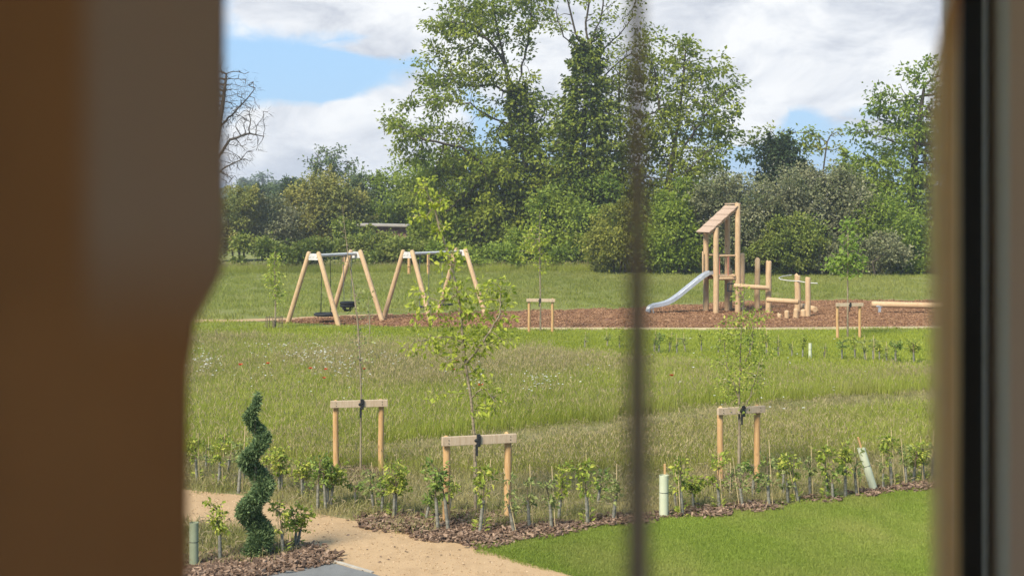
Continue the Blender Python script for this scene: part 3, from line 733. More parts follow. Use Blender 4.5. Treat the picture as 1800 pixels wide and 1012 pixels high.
# stray weeds, fallen leaves on the path edge
lit = MB(); e_ = [(480, 882), (560, 908), (650, 925), (750, 948), (840, 968), (520, 962), (560, 985), (700, 945), (600, 950), (680, 980), (760, 990)]
Pq = np.concatenate([G(*q) + np.column_stack([rg.normal(size=7) * .5, rg.normal(size=7) * .35, np.full(7, .026)]) for q in e_])
Pq = Pq[inpoly(Pq[:, :2], POLY['path'])]
lit.leaves(Pq, nrm(np.column_stack([rg.normal(size=(len(Pq), 2)), np.full(len(Pq), .1)])), rg.uniform(.03, .07, len(Pq)), rg.uniform(.015, .03, len(Pq)), rg, .1, 2)
solo(lit, 'path_litter', M['chip'], 'scattered brown scraps lying on the sandy path', 'litter', kind='stuff')
# wild flowers
fl = MB()
for (x, y, sx, sy, n) in ((365, 655, 14, 10, 60), (505, 628, 30, 10, 30), (560, 637, 26, 9, 70), (600, 668, 22, 12, 40), (650, 640, 30, 12, 16), (950, 690, 22, 7, 46), (835, 690, 12, 10, 22), (700, 640, 90, 30, 24), (500, 660, 90, 30, 30), (1300, 690, 80, 30, 26), (1250, 645, 90, 12, 14), (1150, 660, 120, 20, 8)):
    for _ in range(n):
        g = G(x + rg.normal() * sx, y + 18 + rg.normal() * sy); z = rg.uniform(.35, .62); c = g + [0, 0, z]
        k = 5; a_ = np.arange(k) * 6.283 / k + rg.random()
        fl.leaves(np.repeat(c[None], k, 0), np.stack([np.cos(a_), np.sin(a_), np.full(k, .25) + rg.normal(size=k) * .2], 1), .028, .022, rg, 0, 3)
solo(fl, 'daisy_flowers', M['white'], 'white daisies scattered in drifts through the meadow grass', 'flowers', kind='stuff')
pop = None
for i, (x, y) in enumerate([(471, 660), (546, 668), (573, 668), (569, 690), (640, 668), (797, 668), (801, 655), (845, 712), (423, 668), (1180, 690)]):
    g = G(x, y + 18 + 6); pb = MB(); k = 6; c = np.array([0, 0, .56])
    if pop is None:
        r0 = root('poppy', (0, 0, 0), 'red poppy', 'poppy', 'red poppies in the meadow')
        a_ = np.arange(k) * 6.283 / k
        pb.leaves(np.repeat(c[None], k, 0), np.stack([np.cos(a_), np.sin(a_), np.full(k, .7)], 1), .055, .06, rg, .1, 2); pb.build('petals', M['poppy'], r0)
        sb_ = MB(); sb_.tube([[0, 0, 0], [.01, 0, .3], c], [.004, .003, .003], 5); sb_.build('stalk', M['whip'], r0); pop = r0; pr = r0
        pr.location = g.tolist(); pr.rotation_euler.z = .4
    else: pr = dup(pop, g, i * 1.1, .9 + .25 * random.random())
    pr['label'] = ['poppy in the meadow above the spiral topiary tip', 'red poppy left of the tall leafless sapling trunk', 'red poppy close left of the bare sapling trunk', 'lower red poppy left of the bare sapling trunk',
                   'small red poppy beside the bare sapling trunk', 'orange red poppy left of the leafy staked tree trunk', 'upper orange red poppy by the leafy staked tree trunk', 'red poppy right of the leafy staked tree trunk',
                   'leftmost red poppy in the meadow', 'rightmost red poppy in the meadow, right of the hanging wand'][i]

HAZE = .0006
# ------------------------------------------------------------------ background trees, bushes, hedges
GB = 'tall trees along the far field edge'; GH = 'hawthorn bushes on the far boundary'
tree('tall_tree', 'tall ivy trunked tree with an open spreading crown, left of the central pair', 'tree', 96,
     [(938, 478), (930, 400), (925, 300), (915, 225), (896, 150), (884, 95), (872, 40), (862, -20)],
     [(845, 40, 95, 65, 1.2), (780, 60, 42, 50, .9), (925, 10, 60, 55), (800, 120, 70, 55), (762, 165, 42, 40), (880, 150, 70, 60, .5), (720, 215, 48, 42, 1.1), (690, 225, 25, 26, 1.0), (770, 265, 85, 60, 1.3), (860, 310, 120, 70, 1.4),
      (945, 215, 56, 56, 1.0), (965, 280, 60, 60, 1.3), (880, 400, 120, 70, 1.0), (780, 350, 70, 60, 1.0), (990, 350, 70, 100, 1.0)],
     2300, 'ash', (.20, .36), 24, .34, .55, .021, .5, seed=3, group=GB, infl=6.5, kill=.75,
     extra_limbs=[[(918, 340, 0), (860, 300, -1), (812, 262, -2), (765, 250, -3), (700, 222, -3)], [(912, 222, 0), (870, 210, -1), (826, 180, -2), (775, 175, -2)], [(900, 165, 0), (860, 150, 1), (810, 150, 2), (755, 120, 2)], [(905, 185, 0), (915, 130, 1), (930, 60, 1), (935, 0, 1)],
                  [(890, 120, 0), (860, 70, -1), (815, 40, -1)]],
     ivy=[(938, 480, 925, 300, 34, 30, 3200), (925, 310, 908, 150, 36, 14, 3000), (930, 400, 985, 300, 30, 30, 1800)], leaf_r=3.4, tufts=.55)
tree('ivy_clad_tree', 'tall tree with its trunk wrapped in dark ivy and thin upper branches', 'tree', 94,
     [(1028, 478), (1024, 380), (1026, 260), (1030, 160), (1034, 95), (1012, 60), (1000, 10), (990, -30)],
     [(1000, -15, 55, 40), (1080, 0, 55, 45), (1062, 60, 40, 40, .6), (1094, 130, 36, 60, .9), (985, 40, 30, 30, .6), (1090, 230, 40, 60, .8), (1035, -35, 60, 30), (950, 20, 30, 25, .5), (1000, 290, 60, 70, 1.1), (1072, 290, 56, 80, 1.1), (990, 220, 30, 50, .7), (1070, 190, 34, 50, .7)],
     1500, 'ash', (.18, .31), 16, .32, .5, .021, .45, seed=8, group=GB, infl=6, kill=.75, thin=.2, tufts=.5,
     extra_limbs=[[(1034, 95, 0), (1050, 50, 0), (1062, 0, 1), (1068, -40, 1)], [(1031, 130, 0), (1060, 90, 1), (1090, 60, 1), (1110, 30, 1)], [(1034, 95, 0), (1030, 40, 0), (1040, -30, 0)], [(1034, 90, 0), (990, 65, -1), (978, 20, -1)],
                  [(1028, 200, 0), (1065, 130, 1), (1100, 100, 1)]],
     ivy=[(1028, 480, 1026, 300, 62, 50, 5200), (1026, 320, 1026, 200, 50, 42, 4200), (1026, 215, 1032, 88, 42, 20, 3600), (1060, 460, 1045, 300, 30, 25, 1600), (1034, 120, 1012, 62, 14, 9, 420), (1034, 120, 1052, 55, 14, 8, 420)])
tree('round_tree', 'broad tree with a rounded open crown behind the play tower', 'tree', 95,
     [(1172, 478), (1168, 380), (1180, 290), (1192, 220), (1200, 150), (1205, 90)],
     [(1175, 110, 62, 60, 1.2), (1240, 125, 50, 40, 1.1), (1278, 160, 30, 34, 1.1), (1225, 200, 80, 60, 1.1), (1150, 200, 50, 80), (1285, 235, 26, 36, .9), (1165, 320, 70, 80, 1.3), (1180, 410, 65, 60, 1.2), (1235, 285, 50, 44, 1.1), (1130, 80, 30, 50, .9), (1110, 330, 50, 80, .9), (1140, 400, 60, 70, 1)],
     1800, 'ash', (.20, .36), 24, .34, .55, .021, .42, seed=12, group=GB, infl=6, kill=.75,
     extra_limbs=[[(1180, 290, 0), (1215, 240, -1), (1250, 190, -2), (1275, 160, -2)], [(1170, 340, 0), (1205, 300, -2), (1255, 255, -3)], [(1186, 250, 0), (1160, 190, 0), (1150, 120, 0)]], leaf_r=3.4, tufts=.55)
tree('full_tree', 'large full leafed tree at the right edge, half behind the tan curtain', 'tree', 92,
     [(1605, 478), (1604, 380), (1606, 300), (1615, 220), (1625, 150)],
     [(1645, 120, 28, 30, 1.1), (1605, 155, 40, 36, 1.1), (1555, 185, 40, 36, 1.1), (1530, 235, 36, 34, 1.1), (1600, 240, 80, 60, 1.2), (1580, 320, 90, 60, 1.3), (1660, 230, 60, 110, 1.2), (1600, 400, 90, 60, 1.2), (1740, 220, 80, 150, 1.0), (1700, 380, 90, 80, 1.0), (1545, 300, 50, 50, 1.1)],
     2200, 'oak', (.20, .36), 30, .36, .55, .022, .5, seed=15, group=GB, infl=6, kill=.75, leaf_r=3.4, tufts=.6)
tree('arching_tree', 'small arching tree above the pale hawthorns with sky behind it', 'tree', 99,
     [(1372, 478), (1366, 380), (1360, 300), (1362, 255)],
     [(1372, 232, 34, 16, 1.2), (1405, 232, 34, 18, 1.2), (1440, 256, 30, 16, 1), (1335, 265, 36, 34, 1), (1312, 250, 20, 24, .8), (1350, 240, 26, 20, 1)],
     520, 'ash', (.20, .34), 22, .33, .5, .026, .3, seed=19, group=GB, infl=6, kill=.75, tufts=.45)
tree('thin_tree', 'thin bare stemmed little tree between the arching tree and the right tree', 'tree', 97,
     [(1452, 478), (1450, 380), (1447, 300), (1452, 262)],
     [(1440, 248, 24, 16), (1468, 246, 24, 18), (1484, 262, 18, 14), (1454, 236, 20, 10)],
     220, 'ash2', (.16, .28), 16, .3, .5, .026, .25, seed=22, group=GB, infl=6, kill=.75, thin=.2, tufts=.45)
tree('tall_tree', 'pale feathery tree half hidden behind the hanging wand', 'tree', 98,
     [(1098, 478), (1097, 380), (1092, 280), (1088, 180), (1090, 110)],
     [(1088, 190, 36, 80, 1), (1112, 310, 46, 90, 1.2), (1072, 310, 40, 80, 1.2), (1100, 420, 60, 60, 1), (1105, 120, 34, 60, .8)], 700, 'ash2', (.2, .34), 18, .34, .55, .021, .34, seed=27, group=GB, infl=6, kill=.75, leaf_r=3.4, tufts=.6)
bush('dark_bush', 'very dark conical bush under the arching tree', 'bush', 98, [(1385, 285, 42, 32), (1378, 320, 55, 40), (1365, 262, 22, 18)], 7000, 'conifer', (.2, .36), 31, None, clumps=50)
bush('dark_bush', 'dark rounded bush at the foot of the right hand tree', 'bush', 96, [(1492, 300, 30, 22), (1500, 335, 50, 35), (1540, 340, 40, 40)], 5000, 'oak', (.2, .36), 32, None, clumps=40)
haws = [('dusty pale hawthorn bush just right of the play tower', 84, [(1290, 375, 55, 58), (1300, 430, 60, 45), (1255, 350, 36, 34)], 41),
        ('pale flowering hawthorn behind the log posts, widest of its row', 85, [(1370, 375, 72, 66), (1400, 350, 50, 40), (1380, 430, 80, 50)], 42),
        ('pale flowering hawthorn above the bright young tree by the play bark', 86, [(1470, 370, 60, 58), (1450, 340, 44, 32), (1480, 430, 70, 45)], 43),
        ('hawthorn with few flowers at the foot of the right tree', 85, [(1560, 400, 56, 60), (1600, 430, 60, 45), (1530, 420, 50, 50)], 44)]
for lab, Y, bl, sd in haws:
    bush('hawthorn', lab, 'bush', Y, bl, 15000 if sd < 44 else 11000, 'haw' if sd < 44 else 'oak', (.14, .28), sd, GH, 1500 if sd < 44 else 350, 90, .2, basepx=None, up=.5)
bush('green_bush', 'fresh green bush in front of the hawthorns, right of the log posts', 'bush', 82, [(1400, 430, 62, 38), (1370, 445, 50, 30), (1390, 400, 34, 24)], 7500, 'elder', (.14, .28), 46, None, clumps=60)
bush('green_bush', 'low green bush behind the right staked tree', 'bush', 82, [(1500, 450, 60, 28), (1470, 455, 40, 24), (1545, 445, 44, 34)], 5500, 'haw', (.14, .28), 47, None, clumps=50)
bush('green_bush', 'tall green bush behind the slide, beside the hanging wand', 'bush', 84, [(1190, 410, 52, 60), (1160, 440, 50, 40), (1225, 440, 40, 40), (1200, 350, 40, 40)], 12000, 'oak', (.16, .3), 48, None, clumps=80)
bush('green_bush', 'low leafy bush far right beside the tan curtain', 'bush', 83, [(1640, 445, 60, 34), (1720, 440, 60, 40), (1590, 455, 50, 26)], 7000, 'oak', (.16, .3), 49, None, clumps=60)
bush('green_bush', 'pale feathery bush just left of the hanging wand', 'bush', 85, [(1080, 410, 40, 62), (1060, 440, 40, 40), (1110, 430, 40, 50)], 8000, 'ash2', (.16, .3), 50, None, clumps=60)
bush('understorey_bush', 'dark leafy thicket under the ivy clad tree', 'bush', 92, [(1000, 400, 60, 80), (960, 440, 70, 45), (1050, 380, 40, 80), (1030, 450, 50, 30)], 14000, 'oak', (.2, .36), 51, None, clumps=90)
bush('understorey_bush', 'dark green thicket between the leafy staked tree top and the big trunk', 'bush', 97, [(850, 380, 80, 70), (805, 410, 55, 50), (890, 430, 60, 45), (775, 345, 48, 55), (840, 320, 70, 50)], 15000, 'ash', (.2, .36), 52, None, clumps=100)
bush('understorey_bush', 'mid green leafy tree mass left of the tallest tree', 'bush', 110, [(700, 345, 42, 50), (735, 320, 50, 44), (760, 380, 60, 50), (680, 380, 36, 40)], 11000, 'oak', (.2, .38), 53, None, clumps=80)
bush('olive_bush', 'big rounded olive green bush behind the left swing frame', 'bush', 108, [(575, 350, 62, 36), (560, 385, 66, 44), (610, 370, 36, 44), (530, 400, 44, 40)], 15000, 'olive', (.18, .34), 54, None, 700, 100, .18, whitesel=lambda x, y: x < 530 and y > 372)
bush('hawthorn', 'dark hawthorn with white blossom at the far left', 'bush', 106, [(470, 388, 42, 40), (450, 410, 50, 34), (495, 405, 36, 30)], 9000, 'haw', (.16, .3), 55, None, 260, 70, .2)
bush('brown_bush', 'brownish twiggy bush beside the brown curtain edge', 'bush', 104, [(420, 365, 34, 36), (400, 400, 40, 50), (440, 350, 22, 18)], 6000, 'olive', (.16, .3), 56, None, clumps=50)
bush('round_bush', 'small dark round bush far off beyond the olive bush', 'bush', 150, [(511, 325, 22, 13), (508, 345, 26, 20)], 3500, 'conifer', (.25, .45), 57, None, clumps=40)
bush('grey_green_bush', 'grey green bush just right of the olive bush', 'bush', 118, [(645, 345, 26, 40), (655, 375, 28, 30), (625, 330, 20, 20)], 6000, 'far', (.2, .36), 58, None, clumps=50)
bush('far_bush', 'low pale bush mass at far left below the hill', 'bush', 160, [(470, 342, 34, 16), (440, 340, 26, 16), (500, 352, 30, 16)], 3500, 'far', (.25, .45), 59, None, clumps=50)
tree('wispy_tree', 'wispy open tree with ivy stems rising above the olive bush', 'tree', 140,
     [(560, 420), (558, 360), (556, 310), (558, 285), (560, 265)],
     [(560, 272, 26, 16), (590, 275, 26, 15), (612, 288, 20, 14), (575, 290, 36, 20), (545, 290, 18, 16), (600, 310, 40, 20), (640, 303, 16, 9, .7)],
     520, 'far', (.24, .42), 12, .34, .5, .024, .3, seed=61, group=None, infl=6, kill=.8, leaf_r=3, tufts=.6, ivy=[(556, 345, 558, 288, 8, 4, 380), (584, 345, 584, 300, 6, 3, 240)],
     extra_limbs=[[(557, 330, 0), (583, 310, 1), (586, 285, 1), (596, 268, 1)], [(557, 330, 0), (607, 305, 1), (612, 285, 1)]])
tree('far_tree', 'hazy round tree on the far hilltop', 'tree', 400, [(461, 352), (461, 330), (461, 318)], [(461, 313, 19, 10, 1.3), (450, 320, 12, 8), (474, 321, 12, 8)], 260, 'farpale', (.6, 1.2), 9, .6, 1.0, .09, .6, seed=63, infl=9, kill=1.2, leaf_r=3)
for k, (x, y, rx, ry, Y, lab) in enumerate([(430, 326, 12, 9, 380, 'hazy hilltop clump of trees beside the brown curtain edge'), (488, 330, 10, 6, 380, 'low hazy clump of trees right of the round hilltop tree'), (525, 331, 20, 7, 330, 'hazy row of bushes on the hill behind the round dark bush')]):
    bush('far_bush', lab, 'bush', Y, [(x, y, rx, ry), (x + 6, y + 6, rx * 1.3, ry)], 1600, 'farpale', (.6, 1.1), 65 + k, None, clumps=24)
# leafless tree behind the curtain edge
tree('bare_tree', 'leafless tree with twisting bare branches beside the brown curtain', 'tree', 80,
     [(352, 478), (356, 400), (366, 320), (380, 250), (392, 180), (398, 130)],
     [(425, 150, 30, 30, 1.2), (440, 205, 34, 34, 1.3), (425, 260, 34, 34, 1.3), (400, 300, 30, 30), (350, 150, 60, 60, .8), (340, 240, 60, 50, .8), (455, 225, 18, 14, 1.2), (410, 200, 40, 60, 1.0)],
     1300, 'deadbark', (.35, .75), 3, .05, .28, .016, .3, crownname='twigs', wid=(.02, .045), up=.1, barkmat='deadbark', seed=71, infl=4.0, kill=.36,
     extra_limbs=[[(372, 290, 0), (405, 245, 0), (440, 235, 0), (462, 240, 0)], [(385, 220, 0), (420, 190, 1), (445, 160, 1)], [(368, 310, 0), (405, 290, -1), (430, 275, -1)]])
def hedge(label, x0, x1, y0, Y0, Y1, hpx, n, mat, seed, dep=1.4):
    rng = np.random.default_rng(seed); a = np.array([(x0 - 900) / F * Y0, Y0]); b = np.array([(x1 - 900) / F * Y1, Y1])
    L = np.linalg.norm(b - a); m = int(L * 3.4); u = rng.random(m); top = np.array([hpx + 9 * mnoise.noise(Vector((k * L * .35, seed, 0))) + 6 * mnoise.noise(Vector((k * L * 1.1, seed, 4))) for k in u])
    Yk = a[1] + (b[1] - a[1]) * u; hgt = H - (top - HZ) / F * Yk
    cz = hgt * (rng.random(m) ** .55); w = dep * (1.0 - .45 * (cz / hgt) ** 2)
    cc = np.column_stack([a[0] + (b[0] - a[0]) * u, Yk + rng.uniform(-1, 1, m) * w, cz])
    k = rng.integers(0, m, n); cs = rng.uniform(.16, .42, m)
    P = cc[k] + rng.normal(size=(n, 3)) * cs[k][:, None] * [1, 1, .75]; ok = P[:, 2] > .03; P, k = P[ok], k[ok]; n = len(P)
    D = nrm(nrm(P - cc[k]) + rng.normal(size=(n, 3)) * .6); tone = rng.random(m)[k] * .6 + rng.random(n) * .4; Lf = rng.uniform(.13, .27, n)
    r0 = root('hedge', ((a[0] + b[0]) / 2, (a[1] + b[1]) / 2, 0), label, 'hedge')
    fb = MB(); fb.leaves(P, D, Lf, Lf * rng.uniform(.5, .9, n), rng, .2, .6, tone); fb.build('foliage', M[mat], r0)
    for q in rng.choice(m, 6, replace=False):
        e = cc[q]; sb = MB(); sb.tube([[e[0] + rng.normal() * .2, e[1], -.05], [e[0], e[1], e[2]]], [.03, .01], 5, cap=False); sb.build('stem', M['bark'], r0)
hedge('long green hedge behind the two swing frames', -150, 760, 478, 83, 90, 428, 44000, 'elder', 81)
hedge('low dark hedge at the foot of the tallest trees', 750, 1130, 476, 89, 90, 438, 18000, 'oak', 82)
hedge('tangled hedge bank between the left hedge and the far low building', 590, 800, 440, 97, 97, 420, 12000, 'elder', 83, 1)
hedge('low leafy hedge along the field edge behind the play tower', 1120, 2100, 474, 90, 91, 446, 30000, 'oak', 84)
# distant wood that closes the view under the crowns
rng = np.random.default_rng(90); n = 52000
Xw = rng.uniform(-75, 95, n); cl = rng.integers(0, 200, n); cx = rng.uniform(-75, 95, 200); ch = rng.uniform(3.5, 7.5, 200)
ch = np.where(cx < -8, np.minimum(ch, 4.2), ch); ch = np.where((cx > 26) & (cx < 40), np.minimum(ch, 6.2), ch)
Pw = np.column_stack([cx[cl] + rng.normal(size=n) * 1.8, 150 + rng.normal(size=n) * 2.5 + (cl % 7), np.abs(ch[cl] * rng.random(n) ** .6 + rng.normal(size=n) * .5)])
wb = MB(); Lw = rng.uniform(.3, .6, n); wb.leaves(Pw, rng.normal(size=(n, 3)), Lw, Lw * .7, rng, .2, .6, rng.random(200)[cl] * .6 + rng.random(n) * .4)
solo(wb, 'distant_wood', M['far'], 'distant belt of woodland seen in gaps behind the nearer trees', 'woodland', kind='stuff')
# far low building
Yb = 101; p0, p1 = PX(630, 405, Yb), PX(716, 405, Yb)
r_ = root('low_building', ((p0[0] + p1[0]) / 2, Yb + 2, 0), 'low far building with pale flat roof and reddish wall behind the hedge', 'building')
w_ = p1[0] - p0[0]; cxb = (p0[0] + p1[0]) / 2; zt = PX(0, 394, Yb)[2]
mb = MB(); mb.box((cxb, Yb + 2, (zt - .18) / 2), (w_ * .94, 4, zt - .18)); mb.build('wall', M['redwall'], r_)
mb = MB(); ang = Matrix.Rotation(.02, 3, 'Y'); mb.box((cxb, Yb + 1.9, zt - .09), (w_ * 1.03, 4.8, .16), np.array(ang), .04); mb.build('roof', M['cream'], r_)
mb = MB(); mb.box((cxb + .1 * w_, Yb - .03, .75), (.8, .1, 1.5)); mb.build('door', M['darkgap'], r_)
for x in (-.3, .33):
    mb = MB(); mb.box((cxb + x * w_, Yb - .03, 1.2), (.7, .1, .45)); mb.build('window', M['darkgap'], r_)
for k, (x, y, rx, ry, lab) in enumerate([(608, 402, 22, 16, 'leafy bush covering the left end of the low building'), (738, 400, 18, 18, 'leafy bush covering the right end of the low building'), (648, 407, 12, 9, 'small leafy bush rising in front of the low building roof')]):
    bush('green_bush', lab, 'bush', 99, [(x, y, rx, ry), (x + 4, y + 16, rx * 1.2, ry)], 2200, ('hedge', 'oak', 'elder')[k], (.16, .3), 140 + k, None, clumps=26)
# pale posts at the far field edge
for k, (x, yt, yb, lab) in enumerate([(719, 450, 484, 'pale post at the far field edge, inside the left leg of the right swing frame'), (753, 447, 482, 'pale post at the far field edge, under the middle of the right swing beam'), (793, 446, 481, 'pale post at the far field edge, under the right end of the right swing beam'), (605, 452, 482, 'pale post at the far field edge behind the left swing frame')]):
    g = G(x, yb); mb = MB(); mb.post(g, H - (yt - HZ) / F * g[1], .09, 8); mb.log(g + [-.09, -.1, .55], g + [.09, -.1, .55], .03, 6)
    solo(mb, 'wooden_post', M['stake'], lab, 'post', 'pale posts at the far field edge')

# ------------------------------------------------------------------ play equipment
def swing_set(c0, beam, label, seats, hz=2.46):
    c0 = np.array([c0[0], c0[1], 0.0]); bv = np.array([beam[0], beam[1], 0.0]); L = np.linalg.norm(bv); u = bv / L; w = np.array([u[1], -u[0], 0])
    ro = root('swing_support', c0 + bv / 2, label, 'swing frame', 'log swing frames with steel beams')
    for e, sp in ((0, 1.12), (1, 1.15)):
        o = c0 + bv * e
        for s in (-1, 1):
            foot = o + w * s * sp + [0, 0, -.06]; head = o + w * s * .19 + [0, 0, hz]
            foot = foot - u * (.05 if e == 0 else -.05); d = nrm(head - foot); Lg = np.linalg.norm(head - foot)
            mb = MB(); mb.tube([foot, foot + d * Lg * .3, foot + d * Lg * .6, foot + d * (Lg - .05), foot + d * Lg], [.088, .086, .084, .08, .055], 14); mb.build('leg', M['wood'], ro)
        mb = MB(); Mx = np.stack([w, u, [0, 0, 1]], 1); mb.box(o + [0, 0, hz - .17] - u * (.02 if e == 0 else -.02), (.40, .035, .22), Mx, .006)
        for s in (-1, 1): mb.box(o + w * s * .15 + [0, 0, hz - .17] - u * (.045 if e == 0 else -.045), (.05, .02, .05), Mx)
        mb.build('head_plate', M['galv'], ro)
    mb = MB(); mb.tube([c0 - u * .05 + [0, 0, hz - .13], c0 + bv + u * .05 + [0, 0, hz - .13]], .055, 14); mb.build('beam', M['galv'], ro)
    for f, kind, lab in seats:
        q = c0 + bv * f; top = q + [0, 0, hz - .19]
        st = root('swing', top, lab, 'swing')
        for s in (-1, 1): mb = MB(); mb.tube([top + u * s * .24 + [0, 0, .03], top + u * s * .24], .022, 8); mb.build('hanger', M['steel'], st)
        if kind == 'flat':
            b = q + [0, 0, .42]
            for s in (-1, 1):
                mb = MB(); a0 = top + u * s * .24; e0 = b + u * s * .26
                mb.tube([a0, a0 * .5 + e0 * .5, e0], .011, 6); mb.build('chain', M['chain'], st)
            mb = MB(); Mx = np.stack([u, w, [0, 0, 1]], 1); mb.box(b, (.52, .22, .055), Mx, .02); mb.build('seat', M['rubber'], st)
        elif kind == 'pan':                                   # broad round flat seat on hangers
            b = q + [0, 0, .30]
            for s in (-1, 1):
                mb = MB(); mb.tube([top + u * s * .24, b + u * s * .26 + [0, 0, .42]], .011, 6)
                mb.tube([b + u * s * .26 + [0, 0, .42], b + u * s * .28], .016, 6); mb.build('chain', M['rubber'], st)
            mb = MB(); th = np.linspace(0, 6.283, 29)
            mb.tube([b + (u * math.cos(a) + w * math.sin(a)) * .36 for a in th], .055, 8, cap=False)
            mb.tube([b + [0, 0, -.03], b + [0, 0, .01]], .34, 24); mb.build('seat', M['rubber'], st)
        else:                                                 # toddler cradle seat
            b = q + [0, 0, .50]
            for s in (-1, 1):
                mb = MB(); mb.tube([top + u * s * .24, b + u * s * .2 + [0, 0, .2]], .011, 6); mb.build('chain', M['chain'], st)
            mb = MB(); th = np.linspace(0, 6.283, 25)
            ring = [b + (u * math.cos(a) * .23 + w * math.sin(a) * .21) for a in th]
            for dz, rr in ((.12, .055), (.02, .05)): mb.tube([p + [0, 0, dz] for p in ring], rr, 8, cap=False)
            for s in (-1, 1):
                mb.tube([b + u * s * .22 + [0, 0, .14], b + u * s * .2 + [0, 0, -.1]], .06, 8)
            mb.tube([b + w * .2 + [0, 0, .1], b + w * .1 + [0, 0, -.14], b - w * .1 + [0, 0, -.14], b - w * .2 + [0, 0, .1]], .05, 8)
            mb.build('seat', M['rubber'], st)
    return ro
swing_set((-6.73, 48.3), (1.2, 2.0), 'log swing frame at left, over the round and cradle swings',
          [(.28, 'pan', 'black round pan swing hanging low in the left swing frame'), (.80, 'cradle', 'black cradle swing seat hanging at the right in the left swing frame')])
swing_set((-3.68, 50.2), (1.79, 2.38), 'log swing frame behind the leafy staked tree, right of the other',
          [(.30, 'flat', 'flat black swing seat nearer the left end of the right swing frame'), (.72, 'flat', 'flat black swing seat nearer the right end of the right swing frame')])

# play tower with roof and slide
tc = np.array([7.92, 53.7, 0.0]); ux = nrm(np.array([.965, .262, 0])); uy = np.array([-ux[1], ux[0], 0]); Mt = np.stack([ux, uy, [0, 0, 1]], 1)
def TL(x, y, z): return tc + ux * x + uy * y + np.array([0, 0, z])
tw = root('play_tower', tc, 'wooden play tower of round posts with a sloping plank roof', 'play tower')
hx, hy = .44, .48
for (x, y, z) in ((-hx, -hy, 3.22), (-hx, hy, 3.05), (hx, -hy, 4.12), (hx, hy, 4.02)):
    mb = MB(); p = TL(x, y, 0); mb.post(p, z, .105, 14, jit=.04); mb.build('post', M['wood'], tw)
roofa, roofb = TL(-.78, 0, 3.02), TL(.40, 0, 4.02)
dr = nrm(roofb - roofa); nr_ = np.cross(dr, uy); Lr = np.linalg.norm(roofb - roofa); npl = 9
for k in range(1):
    mb = MB()
    for j in range(npl):
        c = roofa + dr * (j + .5) * Lr / npl + nr_ * (.0 if j % 2 else .012)
        mb.box(c, (Lr / npl - .008, 1.22, .032), np.stack([dr, uy, nr_], 1), .004)
    mb.build('roof', M['roofwood'], tw)
mb = MB()
for y in (-.5, .5): mb.box((roofa + roofb) / 2 + uy * y - nr_ * .065, (Lr * .98, .05, .09), np.stack([dr, uy, nr_], 1), .004)
mb.build('rafter', M['wood'], tw)
mb = MB(); mb.box(TL(.44, 0, 4.10), (.16, 1.1, .05), np.array(Matrix.Identity(3)) @ Mt, .004); mb.build('ridge_board', M['roofwood'], tw)
mb = MB()
for j in range(7): mb.box(TL(-.40 + j * .134, 0, 1.40), (.126, 1.05, .05), Mt, .004)
for y in (-.48, .48): mb.log(TL(-.5, y, 1.31), TL(.5, y, 1.31), .07, 10)
mb.build('platform', M['wood'], tw)
for (a, b) in (((-hx, hy), (hx, hy)), ((-hx, -hy), (hx, -hy))):
    mb = MB(); mb.log(TL(a[0], a[1], 2.16), TL(b[0], b[1], 2.16), .035, 8)
    mb.build('rail', M['wood'], tw)
for x, y in ((-.12, hy), (.12, hy), (.05, -hy), (-.62, .35)):
    mb = MB(); mb.tube([TL(x, y, 1.42), TL(x, y, 2.16)], .022, 8); mb.build('baluster', M['redbar'] if x > -.5 else M['galv'], tw)
mb = MB(); mb.log(TL(-.62, .35, 1.35), TL(-.62, .35, 2.3), .03, 8); mb.build('grab_post', M['wood'], tw)
mb = MB()
for x in (.5,):
    mb.box(TL(.12, -.62, 1.12), (.30, .05, .05), Mt, .01); mb.box(TL(-.03, -.62, .98), (.05, .05, .32), Mt, .01); mb.box(TL(.12, -.62, .84), (.24, .05, .05), Mt, .01)
mb.build('step_bracket', M['rubber'], tw)
# slide: trough with raised sides, part of the tower
sd = nrm(np.array([-.985, -.17, 0])); sw = np.array([-sd[1], sd[0], 0]); s0 = TL(-.42, 0, 1.47)
prof = [(0, 0), (.12, -.01), (.32, -.12), (.8, -.48), (1.25, -.83), (1.5, -1.0), (1.72, -1.11), (1.95, -1.17), (2.2, -1.21), (2.36, -1.24), (2.45, -1.30), (2.48, -1.40)]
cs = [(-.24, .15), (-.215, .15), (-.20, .02), (-.15, 0), (.15, 0), (.20, .02), (.215, .15), (.24, .15), (.24, -.02), (-.24, -.02)]
V = []
for k, (a, z) in enumerate(prof):
    k2 = min(k + 1, len(prof) - 1); k1 = max(k - 1, 0); da, dz = prof[k2][0] - prof[k1][0], prof[k2][1] - prof[k1][1]; q = math.hypot(da, dz); nx_, nz_ = -dz / q, da / q
    hs = 1.0 if k < 9 else (.7, .4, .25)[k - 9]
    for (w_, h_) in cs: V.append(s0 + sd * (a + nx_ * h_ * hs * .6) + sw * w_ + np.array([0, 0, z + nz_ * h_ * hs * .75]))
n_ = len(cs); q = np.array([[i * n_ + j, i * n_ + (j + 1) % n_, (i + 1) * n_ + (j + 1) % n_, (i + 1) * n_ + j] for i in range(len(prof) - 1) for j in range(n_)])
sl = MB(); sl.add(V, [q], smooth=False); slo = sl.build('slide', M['steel'], tw)
mb = MB()
for s in (-1, 1): mb.tube([s0 + sd * 2.34 + sw * s * .2 + [0, 0, -1.25], s0 + sd * 2.3 + sw * s * .2 + [0, 0, -1.52]], .025, 8)
o_ = mb.build('foot', M['steel'], slo, org=np.array(tc))

